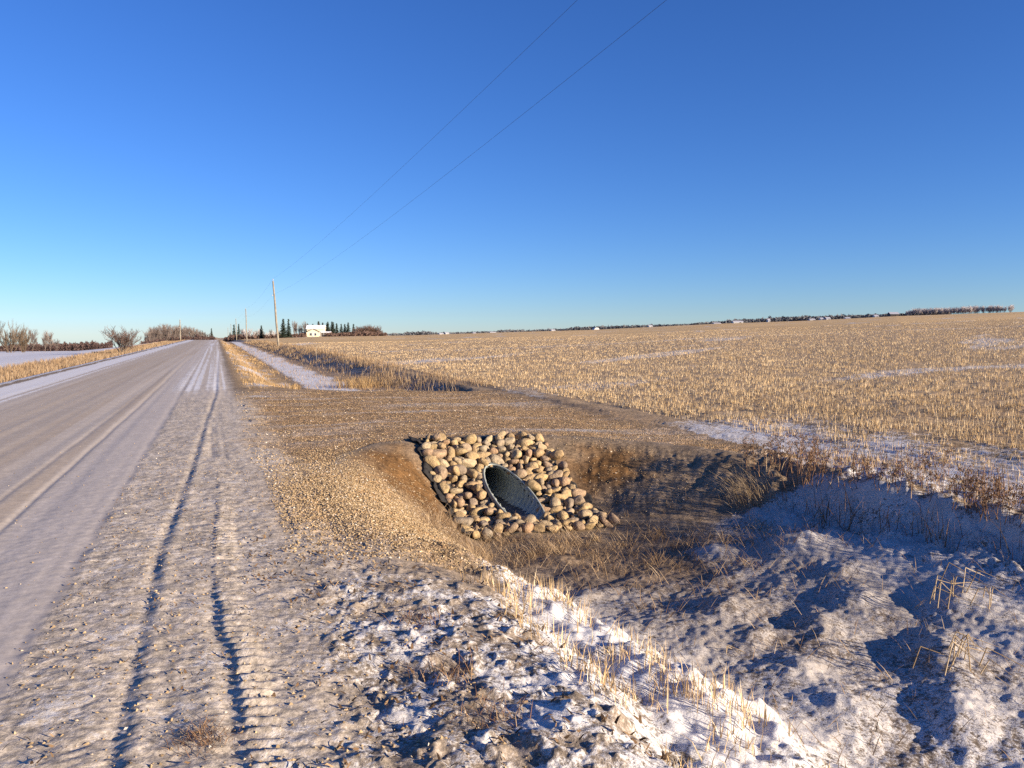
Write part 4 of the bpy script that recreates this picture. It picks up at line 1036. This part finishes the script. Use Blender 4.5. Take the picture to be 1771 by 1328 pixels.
# ---------------------------------------------------------------- farmhouse
def gable(bm, x0, x1, y0, y1, z0, ze, zr, axis='x'):     # walls with gable ends; ridge along axis
    if axis == 'x': prism(bm, [(y0, z0), (y1, z0), (y1, ze), ((y0 + y1) / 2, zr), (y0, ze)], 'x', x0, x1)
    else: prism(bm, [(x0, z0), (x1, z0), (x1, ze), ((x0 + x1) / 2, zr), (x0, ze)], 'y', y0, y1)
def roof(bm, x0, x1, y0, y1, ze, zr, t=.18, o=.4, axis='x'):
    a, b = (y0, y1) if axis == 'x' else (x0, x1); m = (a + b) / 2; sl = (zr - ze) / (m - a)
    prof = [(a - o, ze - o * sl + .02), (m, zr + .02), (b + o, ze - o * sl + .02), (b + o, ze - o * sl + t), (m, zr + t + .05), (a - o, ze - o * sl + t)]
    if axis == 'x': prism(bm, prof, 'x', x0 - o, x1 + o)
    else: prism(bm, prof, 'y', y0 - o, y1 + o)
def window(parent, c, wd, ht):
    bm = bmesh.new(); box(bm, c, (wd + .2, .10, ht + .2)); w_ = bm_obj('window', bm, M['white'], parent)
    bm = bmesh.new(); box(bm, (c[0], c[1] - .06, c[2]), (wd, .04, ht)); bm_obj('pane', bm, M['glass'], w_)
def farmhouse():
    D = 385; x, y = at(546, D); z = tz(x, y)
    root = empty('farmhouse', (x, y, z - .1), -math.atan2(x, y) - .1); tag(root, 'cream two storey farmhouse with snowy roof and low porch among spruces', 'house')
    bm = bmesh.new(); gable(bm, -4.0, 4.2, 0, 7, 0, 3.9, 5.5); bm_obj('wall', bm, M['cream'], root)
    bm = bmesh.new(); roof(bm, -4.0, 4.2, 0, 7, 3.9, 5.5); bm_obj('roof', bm, M['snowroof'], root)
    bm = bmesh.new(); gable(bm, -3.9, 2.6, -2.6, -.02, 0, 2.2, 3.75, 'y'); bm_obj('front_gable', bm, M['cream'], root)
    bm = bmesh.new(); roof(bm, -3.9, 2.6, -2.6, -.05, 2.2, 3.75, .14, .3, 'y'); bm_obj('gable_roof', bm, M['darkwall'], root)
    bm = bmesh.new(); prism(bm, [(-2.4, 0), (2.5, 0), (2.5, 2.35), (-2.4, 2.0)], 'x', 2.7, 7.0); bm_obj('porch', bm, M['darkwall'], root)
    bm = bmesh.new(); prism(bm, [(-2.8, 2.02), (2.7, 2.5), (2.7, 2.7), (-2.8, 2.22)], 'x', 1.9, 7.4); bm_obj('porch_roof', bm, M['snowroof'], root)
    for px in (2.9, 4.2, 5.6, 6.9):
        bm = bmesh.new(); box(bm, (px, -2.5, 1.0), (.16, .12, 2.0)); bm_obj('porch_post', bm, M['white'], root)
    bm = bmesh.new(); prism(bm, [(-2.0, 0), (3.0, 0), (3.0, 2.3), (-2.0, 1.7)], 'x', -7.2, -4.0); bm_obj('lean_to', bm, M['darkwall'], root)
    for c in ((-1.8, -2.66, 1.2), (.4, -2.66, 1.2)): window(root, c, .8, 1.1)
    bm = bmesh.new(); box(bm, (-.7, -2.66, 1.05), (.95, .1, 2.1)); d = bm_obj('door', bm, M['white'], root)
    bm = bmesh.new(); box(bm, (-.4, -2.74, 1.0), (.08, .06, .16)); bm_obj('handle', bm, M['wire'], d)
    bm = bmesh.new(); box(bm, (1.6, 3.6, 5.7), (.6, .6, 1.5)); bm_obj('chimney', bm, M['darkwall'], root)
farmhouse()
# ---------------------------------------------------------------- far buildings on the skyline
def shed(name, label, u, D, wd, ht, dep=8, kind='gable', mat='white', ridge='x', rmat='snowroof', cat='building', lift=0.0):
    x, y = at(u, D); z = tz(x, y) + lift; wd *= .85; ht *= .72
    root = empty(name, (x, y, z - .3), -math.atan2(x, y) + .25); tag(root, label, cat)
    if kind == 'dome':
        prof = [(wd / 2 * math.cos(t), ht * math.sin(t)) for t in np.linspace(0, math.pi, 15)]
        bm = bmesh.new(); prism(bm, prof, 'y', 0, dep); bm_obj('shell', bm, M[mat], root)
        bm = bmesh.new(); box(bm, (0, -.06, ht * .3), (wd * .3, .08, ht * .6)); bm_obj('door', bm, M['white'], root)
        return
    ze = ht * .62
    bm = bmesh.new()
    gable(bm, -wd / 2, wd / 2, 0, dep, 0, ze, ht, ridge); bm_obj('wall', bm, M[mat], root)
    bm = bmesh.new(); roof(bm, -wd / 2, wd / 2, 0, dep, ze, ht, .25, .4, ridge); bm_obj('roof', bm, M['farroof'], root)
    bm = bmesh.new(); box(bm, (wd * .2, -.06, ze * .42), (wd * .18, .08, ze * .8)); bm_obj('door', bm, M['darkwall'], root)
for a in (('shed', 'small white shed, left of a pair on the far skyline', 764, 900, 5.5, 3.6), ('shed', 'small white shed, right of a pair on the far skyline', 774, 900, 4.6, 4.4),
          ('shed', 'low pale shed alone between the shed pair and the long barn', 821, 950, 3.6, 3.0), ('barn', 'long low white barn on the skyline right of the shed pair', 853, 950, 8.5, 3.0),
          ('shed', 'white shed just left of the white dome building', 957, 900, 5.0, 3.8), ('shed', 'tiny white building on the skyline right of the dome', 1125, 900, 4.5, 4.6),
          ('barn', 'long white-roofed barn before dark trees on the right skyline', 1276, 760, 10.5, 4.0), ('shed', 'low pale shed left of the long white-roofed barn', 1240, 780, 7.5, 2.6),
          ('house', 'small white house left of the middle skyline yard', 1329, 900, 2.4, 6.5), ('shed', 'white shed, leftmost in the middle skyline yard', 1404, 850, 6.0, 3.8),
          ('shed', 'white shed, second in the middle skyline yard', 1421, 850, 4.0, 4.6), ('shed', 'white shed, rightmost in the middle skyline yard', 1431, 850, 4.6, 4.8),
          ('shed', 'low white shed left of the steep white barn', 1514, 800, 3.6, 4.2), ('shed', 'pale shed between the skyline yard and the steep white barn', 1465, 860, 5.0, 3.2)):
    shed(*a)
shed('quonset', 'white rounded dome building on the skyline in the picture middle', 1032, 820, 7.2, 4.6, 10, 'dome', cat='building')
shed('barn', 'steep white-roofed barn left of the frosty windbreaks', 1545, 640, 6.6, 5.0, 9, mat='darkwall', cat='barn')
# parked implement of the far field: thin marker stake in the field edge grass
x, y = at(547, 60); z = tz(x, y)
V, T = tubes([[0, 0, -.2]], [[.03, 0, 1.15]], [.022], [.018], 6)
tag(obj('marker_stake', np_mesh('marker_stake', V, T, M['pole']), None, (x, y, z)), 'thin dark stake at the field edge below the farmhouse', 'stake')
print('OBJ', len(bpy.data.objects), 'tris', sum(sum(len(p.vertices) - 2 for p in m.polygons) if len(m.polygons) < 5000 else len(m.polygons) * (2 if len(m.polygons[0].vertices) == 4 else 1) for m in bpy.data.meshes))
